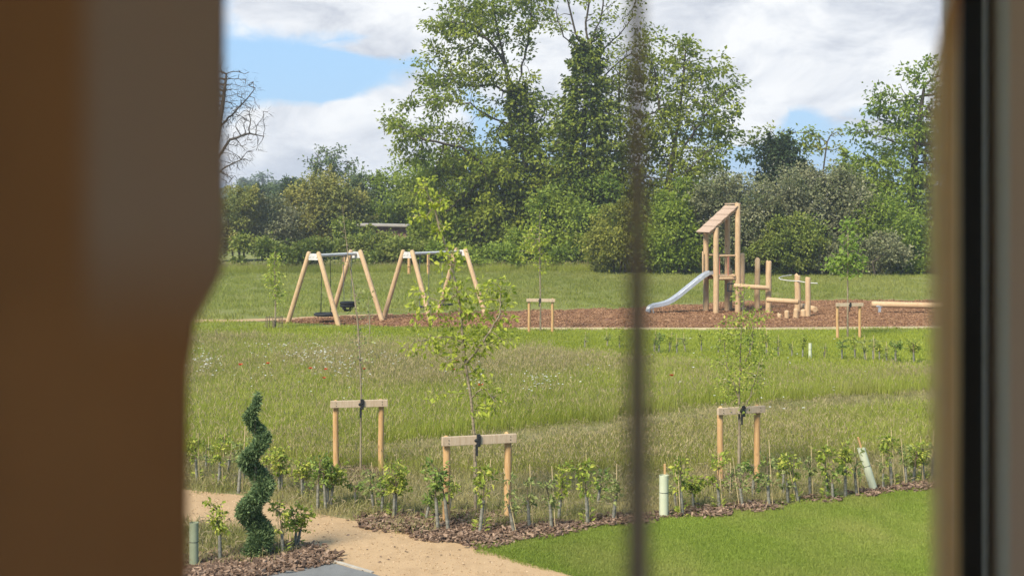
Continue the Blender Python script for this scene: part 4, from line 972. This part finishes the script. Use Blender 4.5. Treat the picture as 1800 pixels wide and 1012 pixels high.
# climbing logs beside the tower
def at(x, y): return G(x, y)
ct = root('climbing_trail', at(1340, 551), 'row of upright round posts and log beams beside the tower', 'climbing trail')
posts = [(1283, 545, 473, .10), (1304, 546, 446, .105), (1331, 546, 455, .105), (1351, 551, 459, .11), (1402, 548, 483, .115), (1420, 557, 487, .10)]
for x, yb, yt, r in posts:
    g = at(x, yb); mb = MB(); mb.post(g, H - (yt - HZ) / F * g[1], r, 14, jit=.05); mb.build('post', M['wood'], ct)
def PXd(x, y, Y): return PX(x, y, Y)
for (a, b, r) in (((1290, 502, 52.9), (1352, 506, 52.9), .085), ((1348, 527, 52.8), (1404, 530.5, 52.3), .095), ((1281, 485, 54), (1290, 484, 53.2), .06), ((1306, 504, 54.2), (1331, 504, 54.2), .05)):
    mb = MB(); mb.log(PX(*a), PX(*b), r); mb.build('beam', M['wood'], ct)
mb = MB(); Yr = 54.2
mb.tube([PX(1437, 498, Yr - 1), PX(1420, 497, Yr - .6), PX(1404, 494, Yr - .3), PX(1385, 493, Yr), PX(1372, 491, Yr + .2), PX(1369, 488, Yr + .5), PX(1376, 485.5, Yr + 1), PX(1391, 483.5, Yr + 1.4)], .017, 8); mb.build('handrail', M['galv'], ct)
SG = 'short stepping stumps by the log posts'
for x, yb, yt, r, lab in ((1383, 560, 546, .085, 'short upright log stump, leftmost beside the log posts'), (1399, 559.5, 543.5, .095, 'short upright log stump at the end of the lower beam'), (1412, 557, 544, .10, 'squat log stump between the two right hand posts'), (1370, 559, 551, .08, 'lowest small log stump in the bark, left of the others')):
    g = at(x, yb); mb = MB(); mb.post(g, H - (yt - HZ) / F * g[1], r, 12, jit=.03); solo(mb, 'log_stump', M['wood'], lab, 'stump', SG)
mb = MB(); mb.log(PX(1408, 538, 55), PX(1433, 544, 53.4), .12, 14); solo(mb, 'lying_log', M['wood'], 'round log lying on the bark behind the last tall post', 'log')
bb = root('balance_beam', at(1546, 550), 'long round balance log raised on a steel foot at right', 'balance beam')
mb = MB(); mb.log(PX(1532, 534.5, 53.4), PX(1790, 541, 52.2), .115, 16); mb.build('log', M['wood'], bb)
for x, Y in ((1546, 53.3), (1770, 52.3)):
    mb = MB(); p = PX(x, 540, Y); mb.box([p[0], p[1], .16], (.10, .10, .36), None, .01); mb.box([p[0], p[1], .27], (.26, .14, .06), None, .01); mb.build('foot', M['steel'], bb)

# ------------------------------------------------------------------ staked trees
FG = 'twin stake tree supports with a crossbar'
def stake_frame(l, r_, h, label, tie, bar=.105, rad=.043):
    a, b = at(*l), at(*r_); d = nrm(b - a); fw = np.cross(d, [0, 0, 1]); fw = fw if fw[1] < 0 else -fw
    ro = root('tree_stake_frame', (a + b) / 2, label, 'tree stakes', FG)
    for p, o in ((a, .012), (b, -.015)):
        mb = MB(); mb.post(p, h, rad, 12, jit=.06); mb.build('stake', M['stake'], ro)
    Mx = np.stack([d, fw, [0, 0, 1]], 1); L = np.linalg.norm(b - a) + .17
    c = (a + b) / 2 + fw * (rad + .022) + [0, 0, h - bar * .42]
    tl = np.array(Matrix.Rotation(.012, 3, 'Y')); mb = MB(); mb.box(c, (L, .045, bar), Mx @ tl, .006)
    mb.build('crossbar', M['rail'], ro)
    mb = MB()
    for p in (a, b):
        for dz in (-.02, .02): mb.tube([p + fw * (rad + .043) + [0, 0, h - bar * .42 + dz], p + fw * (rad + .05) + [0, 0, h - bar * .42 + dz]], .006, 6)
    mb.build('nail', M['rubber'], ro)
    tp = a + (b - a) * tie; mb = MB(); th = np.linspace(0, 6.283, 15)
    mb.tube([tp + d * .035 * math.cos(k) + fw * (.03 + .075 * math.sin(k)) + [0, 0, h - .04 + .012 * math.sin(2 * k)] for k in th], .022, 7, cap=False)
    mb.box(tp + fw * (rad + .06) + [0, 0, h - .05] + d * .01, (.05, .03, .16), Mx, .01); mb.box(tp + fw * (rad + .055) + [0, 0, h - .17] - d * .012, (.028, .015, .15), Mx, .004)
    mb.build('tie', M['rubber'], ro)
    return ro
stake_frame((785, 923), (893, 914), 1.11, 'pale staked frame beside the sandy path, its crossbar lowest in view', .46, .115, .047)
stake_frame((590, 834), (670, 830), 1.10, 'staked frame behind the spiral topiary, holding the leafless sapling', .54)
stake_frame((1266, 851), (1331, 845), 1.10, 'staked frame right of the hanging wand, holding the thin birch', .5, .10, .046)
stake_frame((930, 585), (971, 585), 1.08, 'distant staked frame at the near edge of the bark, left of the wand', .45, .10)
stake_frame((1472, 596), (1511, 595), 1.08, 'distant staked frame on the mown strip at right, by the balance log', .5, .10)
def sapling(label, Y, trunk, blobs, n, mat, leaf, per, spread, step, rtip, seed, bark='palebark', thin=0, limbs=(), leaf_r=2.3, fold=.3):
    return tree('sapling', label, 'young tree', Y, trunk, blobs, n, mat, leaf, per, spread, step, rtip, .013 if per < 3 else (.018 if per == 3 else .024), bark, seed, 'newly planted young trees', None, limbs, leaf_r, step * 16, .9, .4, 'crown', step * 1.2, 1.0, thin)
sapling('leafy yellow green young tree at the pale frame by the path', 18.45, [(836, 921), (835, 850), (834, 770), (828, 700), (818, 640), (812, 580), (806, 520), (790, 450), (772, 400), (764, 365), (744, 325)],
        [(742, 326, 14, 13, 9), (764, 356, 23, 14, 8), (738, 380, 20, 8, 8), (772, 405, 14, 18, 5), (790, 455, 24, 26, 1.6), (800, 505, 36, 26, .9), (868, 512, 34, 26, 1.0), (762, 545, 46, 26, .7), (825, 550, 46, 34, .8), (862, 590, 46, 34, .9), (800, 600, 60, 36, .8), (730, 615, 24, 14, .9), (735, 512, 18, 14, 1.3), (885, 555, 22, 30, 1.0), (712, 598, 12, 8, .9), (820, 645, 44, 26, .8), (862, 705, 24, 28, 1.0), (790, 640, 20, 14, .6), (742, 705, 8, 8, .8)],
        800, 'lime', (.055, .095), 3, .045, .048, .0024, 101, thin=.22, limbs=[[(790, 450, 0), (802, 435, 0)], [(792, 460, 0), (776, 470, .05)], [(764, 365, 0), (752, 378, 0), (728, 382, 0)], [(768, 385, 0), (782, 400, 0)], [(760, 358, 0), (782, 350, 0)], [(818, 640, 0), (850, 600, -.1), (880, 550, -.1), (880, 505, -.1)], [(828, 700, 0), (850, 680, -.1), (870, 705, -.1)], [(814, 600, 0), (780, 590, .1), (735, 600, .1)], [(806, 520, 0), (770, 530, -.1), (735, 512, -.1)]])
sapling('tall almost leafless sapling in the frame behind the topiary', 21.4, [(634, 831), (634, 760), (635, 700), (633, 640), (629, 570), (622, 510), (612, 450), (606, 400), (602, 362)],
        [(634, 610, 30, 50), (628, 530, 26, 40), (612, 450, 20, 40), (604, 390, 10, 30), (650, 570, 20, 30)], 130, 'whippale', (.04, .065), 2, .05, .08, .0028, 102, thin=.45)
sapling('thin birch sapling with small leaves in the right hand frame', 20.6, [(1299, 849), (1300, 780), (1299, 700), (1301, 640), (1303, 580), (1306, 540), (1308, 505)],
        [(1308, 520, 16, 24), (1320, 565, 34, 30, 1.2), (1290, 590, 34, 40, 1.1), (1325, 620, 30, 40, 1), (1300, 650, 44, 40, 1), (1330, 665, 24, 30, .7), (1280, 690, 22, 22, .6), (1300, 720, 16, 20, .5)],
        560, 'whip', (.035, .06), 6, .06, .065, .0020, 103, limbs=[[(1299, 740, 0), (1320, 690, -.1), (1335, 640, -.1)], [(1299, 700, 0), (1280, 650, .1), (1272, 600, .1)], [(1301, 660, 0), (1322, 610, .1), (1328, 560, .1)]])
sapling('slender sapling with pale sparse leaves in the distant frame left of the wand', 45.4, [(950, 584), (950, 530), (949, 470), (948, 420), (950, 372)],
        [(948, 385, 8, 16, 1.2), (935, 425, 22, 26, 1.1), (925, 445, 22, 14, 1), (950, 440, 12, 36, 1), (962, 463, 5, 14, 1.4), (955, 410, 14, 14, .8)], 300, 'lime', (.08, .14), 5, .09, .13, .005, 104, thin=.2)
sapling('bright green young tree in the distant frame by the balance log', 43.4, [(1490, 594), (1490, 530), (1490, 470), (1491, 420), (1490, 385)],
        [(1490, 396, 9, 14, 1.4), (1493, 425, 16, 20, 1.3), (1487, 455, 26, 16, 1.4), (1464, 470, 22, 8, 1.2), (1505, 462, 14, 10, 1), (1492, 480, 18, 10, .8)], 360, 'bright', (.10, .17), 7, .08, .12, .005, 105)
sapling('small dark leaved sapling left of the left swing frame', 46.6, [(484, 578), (484, 530), (483, 480), (483, 442)],
        [(483, 462, 13, 20, 1.2), (481, 495, 16, 24, 1.1), (488, 520, 12, 20, .8)], 240, 'whip', (.08, .13), 6, .08, .12, .005, 106)
# low mesh guard round the small sapling
gq = at(482, 578); mb = MB(); mb.tube([gq + [0, 0, -.02], gq + [0, 0, .3]], .03, 6)
for k in range(8):
    a_ = k * .785; mb.tube([gq + [.27 * math.cos(a_), .27 * math.sin(a_), -.02], gq + [.27 * math.cos(a_), .27 * math.sin(a_), .42]], .012, 5)
for z in (.2, .38): mb.tube([gq + [.27 * math.cos(a_), .27 * math.sin(a_), z] for a_ in np.linspace(0, 6.283, 17)], .008, 5, cap=False)
solo(mb, 'tree_guard', M['twig'], 'low guard ring round the foot of the small sapling at far left', 'tree guard')
# two more faint young trees in the far grass
sapling('faint leafless young tree in front of the right leg of the left swing', 44.0, [(650, 590), (649, 560), (647, 535), (648, 520)], [(650, 540, 14, 22), (642, 555, 12, 14)], 60, 'whippale', (.04, .08), 2, .06, .1, .004, 107)

# ------------------------------------------------------------------ hedge saplings
rw = np.random.default_rng(200)
def whip_proto(kind):
    """one young hedge plant about 0.8 m tall: stem with side twigs, leaves, a spiral guard low on the stem, perhaps a cane"""
    ro = root('hedge_sapling', (0, 0, 0), 'hedge sapling', 'hedge sapling')
    hgt = dict(full=.80, wide=.78, thin=.85, low=.6, column=.88, caned=.72, twin=.85)[kind]
    stems = {'twin': [(-.07, .03), (.06, -.02)], 'wide': [(0, 0), (.03, .02)]}.get(kind, [(0, 0)])
    sb, lb, gm = MB(), MB(), MB()
    mat = dict(full='whip', wide='whip', thin='whippale', low='whipdark', column='whip', caned='whippale', twin='whipdark')[kind]
    for sx, sy in stems:
        lean = rw.normal(size=2) * .05
        top = np.array([sx + lean[0], sy + lean[1], hgt * rw.uniform(.8, .95)]); m1 = np.array([sx + lean[0] * .3, sy, hgt * .45])
        sb.tube([[sx, sy, -.03], m1, top], [.013, .010, .003], 6)
        gm.tube([[sx, sy, -.02], m1 * [1, 1, 0] * .5 + [sx * .5, sy * .5, hgt * .22], [m1[0], m1[1], hgt * .47]], [.024, .022, .021], 8)
        nt_ = dict(full=18, wide=24, thin=10, low=14, column=24, caned=11, twin=17)[kind]; ln = dict(full=.15, wide=.20, thin=.12, low=.17, column=.10, caned=.12, twin=.15)[kind]
        for k in range(nt_):
            z = hgt * rw.uniform(.40 if kind != 'thin' else .3, .95); p = m1 + (top - m1) * max(0, (z / hgt - .45) / .5) if z > hgt * .45 else np.array([sx, sy, z])
            a_ = rw.random() * 6.283; Lk = ln * rw.uniform(.5, 1.1); e = p + np.array([math.cos(a_) * Lk, math.sin(a_) * Lk, Lk * rw.uniform(.1, .9)])
            sb.tube([p, (p + e) / 2 + [0, 0, .015], e], [.004, .003, .0015], 4, cap=False)
            nl = rw.integers(6, 11); q = rw.uniform(.25, 1.05, nl)[:, None]
            P = p + (e - p) * q + rw.normal(size=(nl, 3)) * .018; D = nrm((e - p)[None] / Lk * .6 + rw.normal(size=(nl, 3)) * .6 + [0, 0, -.3])
            Lf = rw.uniform(.045, .085, nl); lb.leaves(P, D, Lf, Lf * rw.uniform(.45, .65, nl), rw, .25, .5)
    if kind in ('full', 'wide', 'low'):                      # suckers and weeds at the foot
        nl = 26; a_ = rw.random(nl) * 6.283; P = np.column_stack([np.cos(a_) * .05, np.sin(a_) * .05, rw.uniform(.02, .18, nl)]); lb.leaves(P, np.column_stack([np.cos(a_), np.sin(a_), np.full(nl, .5)]), .08, .025, rw, .2, .3)
    lb.build('leaves', M[mat], ro); sb.build('stem', M['twig'], ro); gm.build('guard', M['guard'], ro)
    if kind in ('caned', 'thin', 'full'):
        cm = MB(); cm.tube([[.045, .02, -.03], [.05 + rw.normal() * .02, .025, hgt * (1.15 if kind == 'caned' else 1.02)]], [.0065, .006], 6); cm.build('cane', M['cane'], ro)
    return ro
protos = {}
def whip(kind, x, yb, yt, label, group, lean=0.0, sc=None, var=None):
    g = at(x, yb); hgt = (yb - yt) / F * g[1]; base = dict(full=.80, wide=.78, thin=.85, low=.6, column=.88, caned=.83, twin=.85)[kind]
    key = (kind, rw.integers(0, 4)); lean = lean if abs(lean) > 0 else rw.normal() * .05; s = hgt / base * 1.03; s = min(max(s, .45), 1.5)
    hs = s ** .5 * (.95 if g[1] < 30 else 1.1)
    if key not in protos:
        r0 = whip_proto(kind); protos[key] = r0; o = r0
        o.location = g.tolist(); o.scale = (hs, hs, s); o.rotation_euler = (0, lean, rw.random() * .001)
    else:
        o = dup(protos[key], g, rw.random() * 6.283, (hs, hs, s))
        az = o.rotation_euler.z; o.rotation_euler = (0, 0, 0)
        o.rotation_mode = 'XYZ'; o.rotation_euler = Matrix.Rotation(lean, 3, 'Y').to_4x4().to_euler() if abs(lean) > 0 else (0, 0, az)
        if abs(lean) > 0: o.rotation_euler = (Matrix.Rotation(lean, 4, 'Y') @ Matrix.Rotation(az, 4, 'Z')).to_euler()
    o['label'] = label; o['group'] = group; return o
ORD = 'first second third fourth fifth sixth seventh eighth ninth tenth eleventh twelfth thirteenth fourteenth fifteenth sixteenth seventeenth eighteenth nineteenth twentieth twenty-first twenty-second twenty-third twenty-fourth twenty-fifth twenty-sixth'.split()
LOOK = dict(full='leafy', wide='wide bushy', thin='sparse', low='low dark', column='narrow upright', caned='caned', twin='two stemmed')
rowB = [(346, 846, 765, 'full', 0), (362, 828, 770, 'thin', 0), (384, 856, 766, 'full', .0), (400, 834, 778, 'thin', 0), (419, 868, 750, 'caned', 0), (428, 848, 772, 'column', 0), (468, 850, 790, 'full', 0), (491, 866, 788, 'wide', 0), (531, 874, 808, 'wide', 0), (566, 899, 800, 'twin', 0), (577, 893, 806, 'wide', 0), (624, 890, 838, 'low', 0), (657, 900, 815, 'caned', -.14), (671, 903, 836, 'low', .12), (692, 914, 818, 'wide', 0)]
rowC = [(747, 920, 856, 'low', .22), (780, 936, 808, 'twin', -.06), (789, 905, 840, 'full', 0), (843, 941, 812, 'full', .12), (905, 942, 826, 'thin', -.2), (931, 932, 822, 'thin', 0), (970, 934, 824, 'thin', -.08), (981, 918, 814, 'column', 0), (1033, 925, 804, 'full', -.03), (1050, 890, 826, 'low', 0), (1077, 918, 818, 'caned', 0)]
rowD = [(1188, 895, 812, 'thin', 0), (1200, 910, 805, 'full', 0), (1219, 897, 834, 'wide', 0), (1265, 897, 800, 'full', -.10), (1284, 880, 815, 'thin', 0), (1306, 895, 806, 'caned', 0), (1323, 876, 808, 'low', 0), (1352, 893, 778, 'thin', 0), (1376, 871, 790, 'column', .05), (1385, 884, 806, 'thin', -.04), (1404, 884, 797, 'full', -.18), (1424, 875, 786, 'caned', 0), (1455, 878, 778, 'full', 0), (1464, 880, 815, 'low', 0),
        (1486, 876, 768, 'column', 0), (1506, 872, 784, 'thin', -.1), (1552, 862, 800, 'thin', 0), (1568, 858, 760, 'full', -.05), (1594, 856, 772, 'caned', -.06), (1604, 851, 786, 'wide', .1), (1624, 850, 770, 'full', -.06), (1637, 846, 762, 'thin', .04), (1662, 838, 770, 'column', 0)]
for k, (x, yb, yt, kd, ln) in enumerate(rowB): whip(kd, x, yb, yt, f'{ORD[k]} hedge sapling from the brown curtain in the row behind the path, {LOOK[kd]}', 'hedge saplings behind the path', ln)
for k, (x, yb, yt, kd, ln) in enumerate(rowC): whip(kd, x, yb, yt, f'{LOOK[kd]} hedge sapling, {ORD[k]} along the mulch between path and hanging wand', 'hedge saplings on the middle mulch', ln)
for k, (x, yb, yt, kd, ln) in enumerate(rowD): whip(kd, x, yb, yt, f'{LOOK[kd]} hedge sapling, {ORD[k]} to the right of the upright white tube', 'hedge saplings along the lawn edge', ln)
whip('column', 387, 992, 868, 'narrow leafy sapling in front of the path, left of the topiary', 'saplings in the topiary bed')
whip('full', 497, 981, 882, 'sparse sapling in the mulch close right of the topiary', 'saplings in the topiary bed')
whip('wide', 521, 967, 886, 'leaning leafy sapling by the path, furthest right of the topiary', 'saplings in the topiary bed', .16)
rowE = [(1028, 611, 584), (1068, 611, 582), (1089, 612, 586), (1150, 619, 582), (1158, 621, 586), (1177, 619, 584), (1190, 622, 588), (1205, 619, 585), (1233, 619, 580), (1263, 622, 590), (1319, 626, 588), (1348, 627, 580), (1368, 628, 590), (1392, 626, 600), (1411, 629, 588), (1448, 630, 604), (1480, 632, 596), (1503, 632, 590), (1521, 634, 590), (1535, 634, 590), (1546, 634, 600), (1559, 637, 602), (1574, 637, 592), (1606, 638, 598)]
for k, (x, yb, yt) in enumerate(rowE):
    kd = ['thin', 'caned', 'column', 'thin', 'low', 'full'][k % 6]
    whip(kd if k < 23 else 'wide', x, yb, yt, f'{ORD[k]} small distant sapling from the left along the meadow\'s far edge', 'small saplings at the far meadow edge')

# plastic tubes
TG = 'pale plastic tree shelter tubes'
def tube(x, yb, yt, r, lean, label, cane=True, mt='tube'):
    g = at(x, yb); h = (yb - yt) / F * g[1]; ro = root('tree_shelter_tube', g, label, 'tree tube', TG)
    ax = np.array([math.sin(lean), 0, math.cos(lean)]); L = h / math.cos(lean); th = np.linspace(0, 6.283, 19)[:-1]
    mb = MB(); mb.tube([g - ax * .03, g + ax * L * .5, g + ax * L], [r, r, r], 18, cap=False); mb.tube([g + ax * L, g + ax * L * .5, g], [r * .94] * 3, 18, cap=False)
    t0 = g + ax * L; mb.tube([t0 + np.array([math.cos(a), math.sin(a), 0]) * r * .97 for a in np.linspace(0, 6.283, 19)], r * .06, 5, cap=False); mb.build('shelter', M[mt], ro)
    mb = MB()
    for z in (.60,): mb.tube([g + ax * L * z + np.array([math.cos(a), math.sin(a), -math.cos(a) * math.tan(lean)]) * r * 1.03 for a in np.linspace(0, 6.283, 19)], .003, 5, cap=False)
    mb.build('tie', M['rubber'], ro)
    if cane: mb = MB(); mb.box(g + ax * L * .62 + np.array([r * .3, r + .014, 0]), (.026, .026, L * 1.26), np.array(Matrix.Rotation(lean, 3, 'Y')), .003); mb.build('stake', M['stake'], ro)
tube(1167, 909, 835, .060, 0, 'upright white tree tube at the lawn edge right of the wand')
tube(1537, 863, 788, .056, -.30, 'leaning white tree tube among the right hand hedge saplings')
tube(341, 1001, 918, .05, 0, 'grey green tree tube at lower left against the curtain', False, 'tubegrey')
tube(1424, 630, 603, .042, 0, 'small distant white tree tube at the far meadow edge', False)

# ------------------------------------------------------------------ spiral topiary
tb = at(449, 984); rt = np.random.default_rng(300)
ro = root('spiral_topiary', tb, 'dark green conifer clipped to a spiral, standing in bark mulch', 'topiary')
zk = [0, .12, .25, .54, .83, 1.11, 1.37, 1.60, 1.80, 1.88]; pk = [-.9, -.45, 0, 1, 2, 3, 4, 5, 5.7, 6.0]; ak = [.02, .04, .065, .09, .095, .09, .08, .065, .04, .02]; rk = [.10, .128, .13, .12, .105, .092, .08, .06, .04, .02]
zz = np.linspace(0.06, 1.88, 170); ph = np.interp(zz, zk, pk) * math.pi; aa = np.interp(zz, zk, ak); rr = np.interp(zz, zk, rk)
lean_x = -.0 + .05 * zz * 0
ctr = np.column_stack([aa * np.cos(ph) + lean_x, aa * np.sin(ph) * .9, zz])
n = 15000; k = rt.choice(170, n, p=(rr ** 1.5) / (rr ** 1.5).sum()); u = nrm(rt.normal(size=(n, 3))); rad = rr[k] * (.72 + .32 * rt.random(n) ** .7) * (1 + .10 * np.array([mnoise.noise(Vector((a * 2.5 + q * 9, b * 2.5, c * 2.5))) for (a, b, c), q in zip(u, zz[k])]))
P = tb + ctr[k] + u * rad[:, None] * [1, 1, .62]; D = nrm(u + rt.normal(size=(n, 3)) * .45 + [0, 0, .45]); Lf = rt.uniform(.025, .06, n)
fb = MB(); fb.leaves(P, D, Lf, Lf * .34, rt, .15, .2); fb.build('foliage', M['yew'], ro)
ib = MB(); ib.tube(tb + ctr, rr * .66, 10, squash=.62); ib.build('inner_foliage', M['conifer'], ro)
sb = MB(); sb.tube([tb + [0, 0, -.05], tb + [.004, 0, .6], tb + [-.004, 0, 1.2], tb + [0, 0, 1.8]], [.026, .022, .016, .006], 8); sb.build('stem', M['twig'], ro)

# ------------------------------------------------------------------ the room looked out of
def boxes(name, items, mat, parent=None, bev=0):
    mb = MB()
    for c, s in items: mb.box(c, s, None, bev)
    return mb.build(name, mat, parent)
X0, X1, Yb_, Yw, Yo, Z0, Z1 = -2.4, 2.4, -3.0, 1.9, 2.2, 2.4, 5.2
ox0, ox1, oz0, oz1 = -.685, .665, 3.0, 4.95
hs_ = root('house', (0, 1.9, 2.4), 'house wall with the deep window opening that frames the view', 'house')
hs_['kind'] = 'structure'
boxes('window_wall', [(((X0 - .3 + ox0) / 2, (Yw + Yo) / 2, 2.75), (ox0 - X0 + .3, .3, 5.5)), (((X1 + .3 + ox1) / 2, (Yw + Yo) / 2, 2.75), (X1 + .3 - ox1, .3, 5.5)), ((0, (Yw + Yo) / 2, oz0 / 2), (ox1 - ox0, .3, oz0)), ((0, (Yw + Yo) / 2, (oz1 + 5.5) / 2), (ox1 - ox0, .3, 5.5 - oz1))], M['reveal'], hs_)
boxes('side_wall', [((X0 - .15, (Yb_ + Yw) / 2, 2.75), (.3, Yw - Yb_, 5.5))], M['wallwhite'], hs_)
boxes('side_wall', [((X1 + .15, (Yb_ + Yw) / 2, 2.75), (.3, Yw - Yb_, 5.5))], M['wallwhite'], hs_)
boxes('back_wall', [((-2.3, Yb_ - .15, 2.75), (.8, .3, 5.5)), ((2.3, Yb_ - .15, 2.75), (.8, .3, 5.5)), ((0, Yb_ - .15, 1.25), (3.8, .3, 2.5)), ((0, Yb_ - .15, 5.3), (3.8, .3, .4))], M['wallwhite'], hs_)  # wide opening added in this unseen wall to brighten the room and curtains
boxes('floor', [((0, (Yb_ + Yw) / 2, Z0 - .1), (X1 - X0, Yw - Yb_, .2))], M['floorwood'], hs_)
boxes('ceiling', [((0, (Yb_ + Yw) / 2, Z1 + .1), (X1 - X0, Yw - Yb_, .2))], M['wallwhite'], hs_)
fw = .032
win = boxes('window_frame', [((ox0 + fw / 2, 2.06, (oz0 + oz1) / 2), (fw, .06, oz1 - oz0)), ((ox1 - .006, 2.06, (oz0 + oz1) / 2), (.012, .06, oz1 - oz0)), (((fw - .012) / 2, 2.06, oz0 + fw / 2), (ox1 - ox0 - fw - .012, .06, fw)), (((fw - .012) / 2, 2.06, oz1 - fw / 2), (ox1 - ox0 - fw - .012, .06, fw))], M['blackframe'], hs_)
# curtains
def curtain(name, Yc, edge, xl, z0, z1, mat, label, amp, waves, parent=None, nu=90, nv=70, thick=.004, skew=0.0):
    mb = MB(); V = []
    for j in range(nv):
        z = z0 + (z1 - z0) * j / (nv - 1); xr = edge(z)
        for i in range(nu):
            u = i / (nu - 1); x = xl + (xr - xl) * u
            ph_ = u * waves * 6.283 + .25 * math.sin(z * 3.1)
            y = Yc + amp * math.sin(ph_) + amp * .35 * math.sin(ph_ * 2.3 + 1) + skew * (u - .5)
            V.append([x, y, z])
    idx = np.array([[j * nu + i, j * nu + i + 1, (j + 1) * nu + i + 1, (j + 1) * nu + i] for j in range(nv - 1) for i in range(nu - 1)])
    mb.add(V, [idx]); o = mb.build(name, mat, parent)
    md = o.modifiers.new('thickness', 'SOLIDIFY'); md.thickness = thick; md.offset = 0
    if label: tag(o, label, 'curtain')
    return o
def sm(a, b, x): q = min(1, max(0, (x - a) / (b - a))); return q * q * (3 - 2 * q)
Yc = 1.10; ex = lambda px, Y: (px - 900) / F * Y
eL = lambda z: ex(325, Yc) + (ex(387, Yc) - ex(325, Yc)) * sm(H - (615 - HZ) / F * Yc, H - (455 - HZ) / F * Yc, z) + .002 * sm(3.8, 4.0, z)
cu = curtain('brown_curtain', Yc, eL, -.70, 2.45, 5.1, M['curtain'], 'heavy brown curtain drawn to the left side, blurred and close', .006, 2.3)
# slim black casement hinged at the right of the opening and swung into the room, seen edge-on
hg = np.array([.654, 2.0, 0]); fr_ = np.array([ex(1709, 1.2), 1.2, 0]); cd_ = nrm(fr_ - hg); cn = np.array([-cd_[1], cd_[0], 0]); Wc = np.linalg.norm(fr_ - hg); Mc = np.stack([cd_, cn, [0, 0, 1]], 1)
ca = root('casement', hg + [0, 0, 3.02], 'slim black casement window swung open into the room at right, seen edge-on', 'window')
mb = MB(); zc = (3.03 + 4.92) / 2
mb.box(fr_ + cd_ * -.02 + [0, 0, zc], (.04, .0178, 1.89), Mc); mb.build('stile', M['blackframe'], ca)
mb = MB(); mb.box(hg + cd_ * .02 + [0, 0, zc], (.036, .0178, 1.89), Mc); mb.build('stile', M['blackframe'], ca)
for z in (3.05, 4.90):
    mb = MB(); mb.box((hg + fr_) / 2 + [0, 0, z], (Wc - .085, .0174, .04), Mc); mb.build('rail', M['blackframe'], ca)
mb = MB(); mb.box((hg + fr_) / 2 + [0, 0, zc], (Wc - .082, .005, 1.81), Mc); mb.build('pane', M['glass'], ca)
# tan linen gathered against the open casement
def linen_layer(pxl, Y0, dz):
    V = []; nu, nv = 60, 60; path = [(ex(pxl, Y0), Y0), (ex(1656, Y0 + .004), Y0 + .004), (ex(1674, Y0 - .003), Y0 - .003), (ex(1684, Y0 + .004), Y0 + .004)]
    q = np.array(polyline([np.array([a, b, 0]) for a, b in path], .006)); s_ = np.linspace(0, len(q) - 1, nu * 2)
    xs, ys = np.interp(s_, np.arange(len(q)), q[:, 0]), np.interp(s_, np.arange(len(q)), q[:, 1])
    for jz in range(nv):
        z = 2.45 + 2.65 * jz / (nv - 1); dx = .020 * sm(4.08, 4.19, z)
        for a, b, k in zip(xs, ys, range(len(xs))): V.append([a + dx * max(0, 1 - (a - xs[0]) / .022) * (b < Y0 + .03) + .0012 * math.sin(z * 9 + k * .4 + dz), b + .002 * math.sin(z * 5 + dz), z])
    n_ = len(xs); idx = np.array([[jz * n_ + i, jz * n_ + i + 1, (jz + 1) * n_ + i + 1, (jz + 1) * n_ + i] for jz in range(nv - 1) for i in range(n_ - 1)])
    return V, idx
lr = root('linen_curtain', (ex(1670, 1.25), 1.25, 2.45), 'narrow tan sheer linen curtain hanging at the right beside the black casement', 'curtain')
for pxl, Y0, dz in ((1636, 1.04, 0),):
    mb = MB(); V, idx = linen_layer(pxl, Y0, dz); mb.add(V, [idx]); mb.build('layer', M['sheer'], lr)
# draw wand
Yr = .70; mb = MB(); xw = ex(1119, Yr)
mb.tube([[xw, Yr, 5.1], [xw, Yr, 4.3], [xw, Yr, 4.1], [xw + .0004, Yr, 3.95], [xw + .0008, Yr, 3.8], [xw + .0008, Yr, 3.62], [xw + .0008, Yr, 3.6]], [.0034, .0034, .0038, .0052, .0064, .0068, .004], 16)
solo(mb, 'curtain_wand', M['wand'], 'slim dark draw wand hanging in front of the view, blurred', 'curtain wand')

# ------------------------------------------------------------------ air
m, t, out = nt('haze_air'); pv = N(t, 'ShaderNodeVolumePrincipled'); pv.inputs['Color'].default_value = (.93, .96, 1, 1); pv.inputs['Density'].default_value = HAZE; pv.inputs['Anisotropy'].default_value = .2
t.links.new(pv.outputs[0], out.inputs['Volume'])
mb = MB(); mb.box((0, 385, 12), (1240, 870, 28)); hz_ = mb.build('haze', m); hz_['kind'] = 'stuff'; hz_['label'] = 'thin pale summer haze filling the air'; hz_['category'] = 'haze'
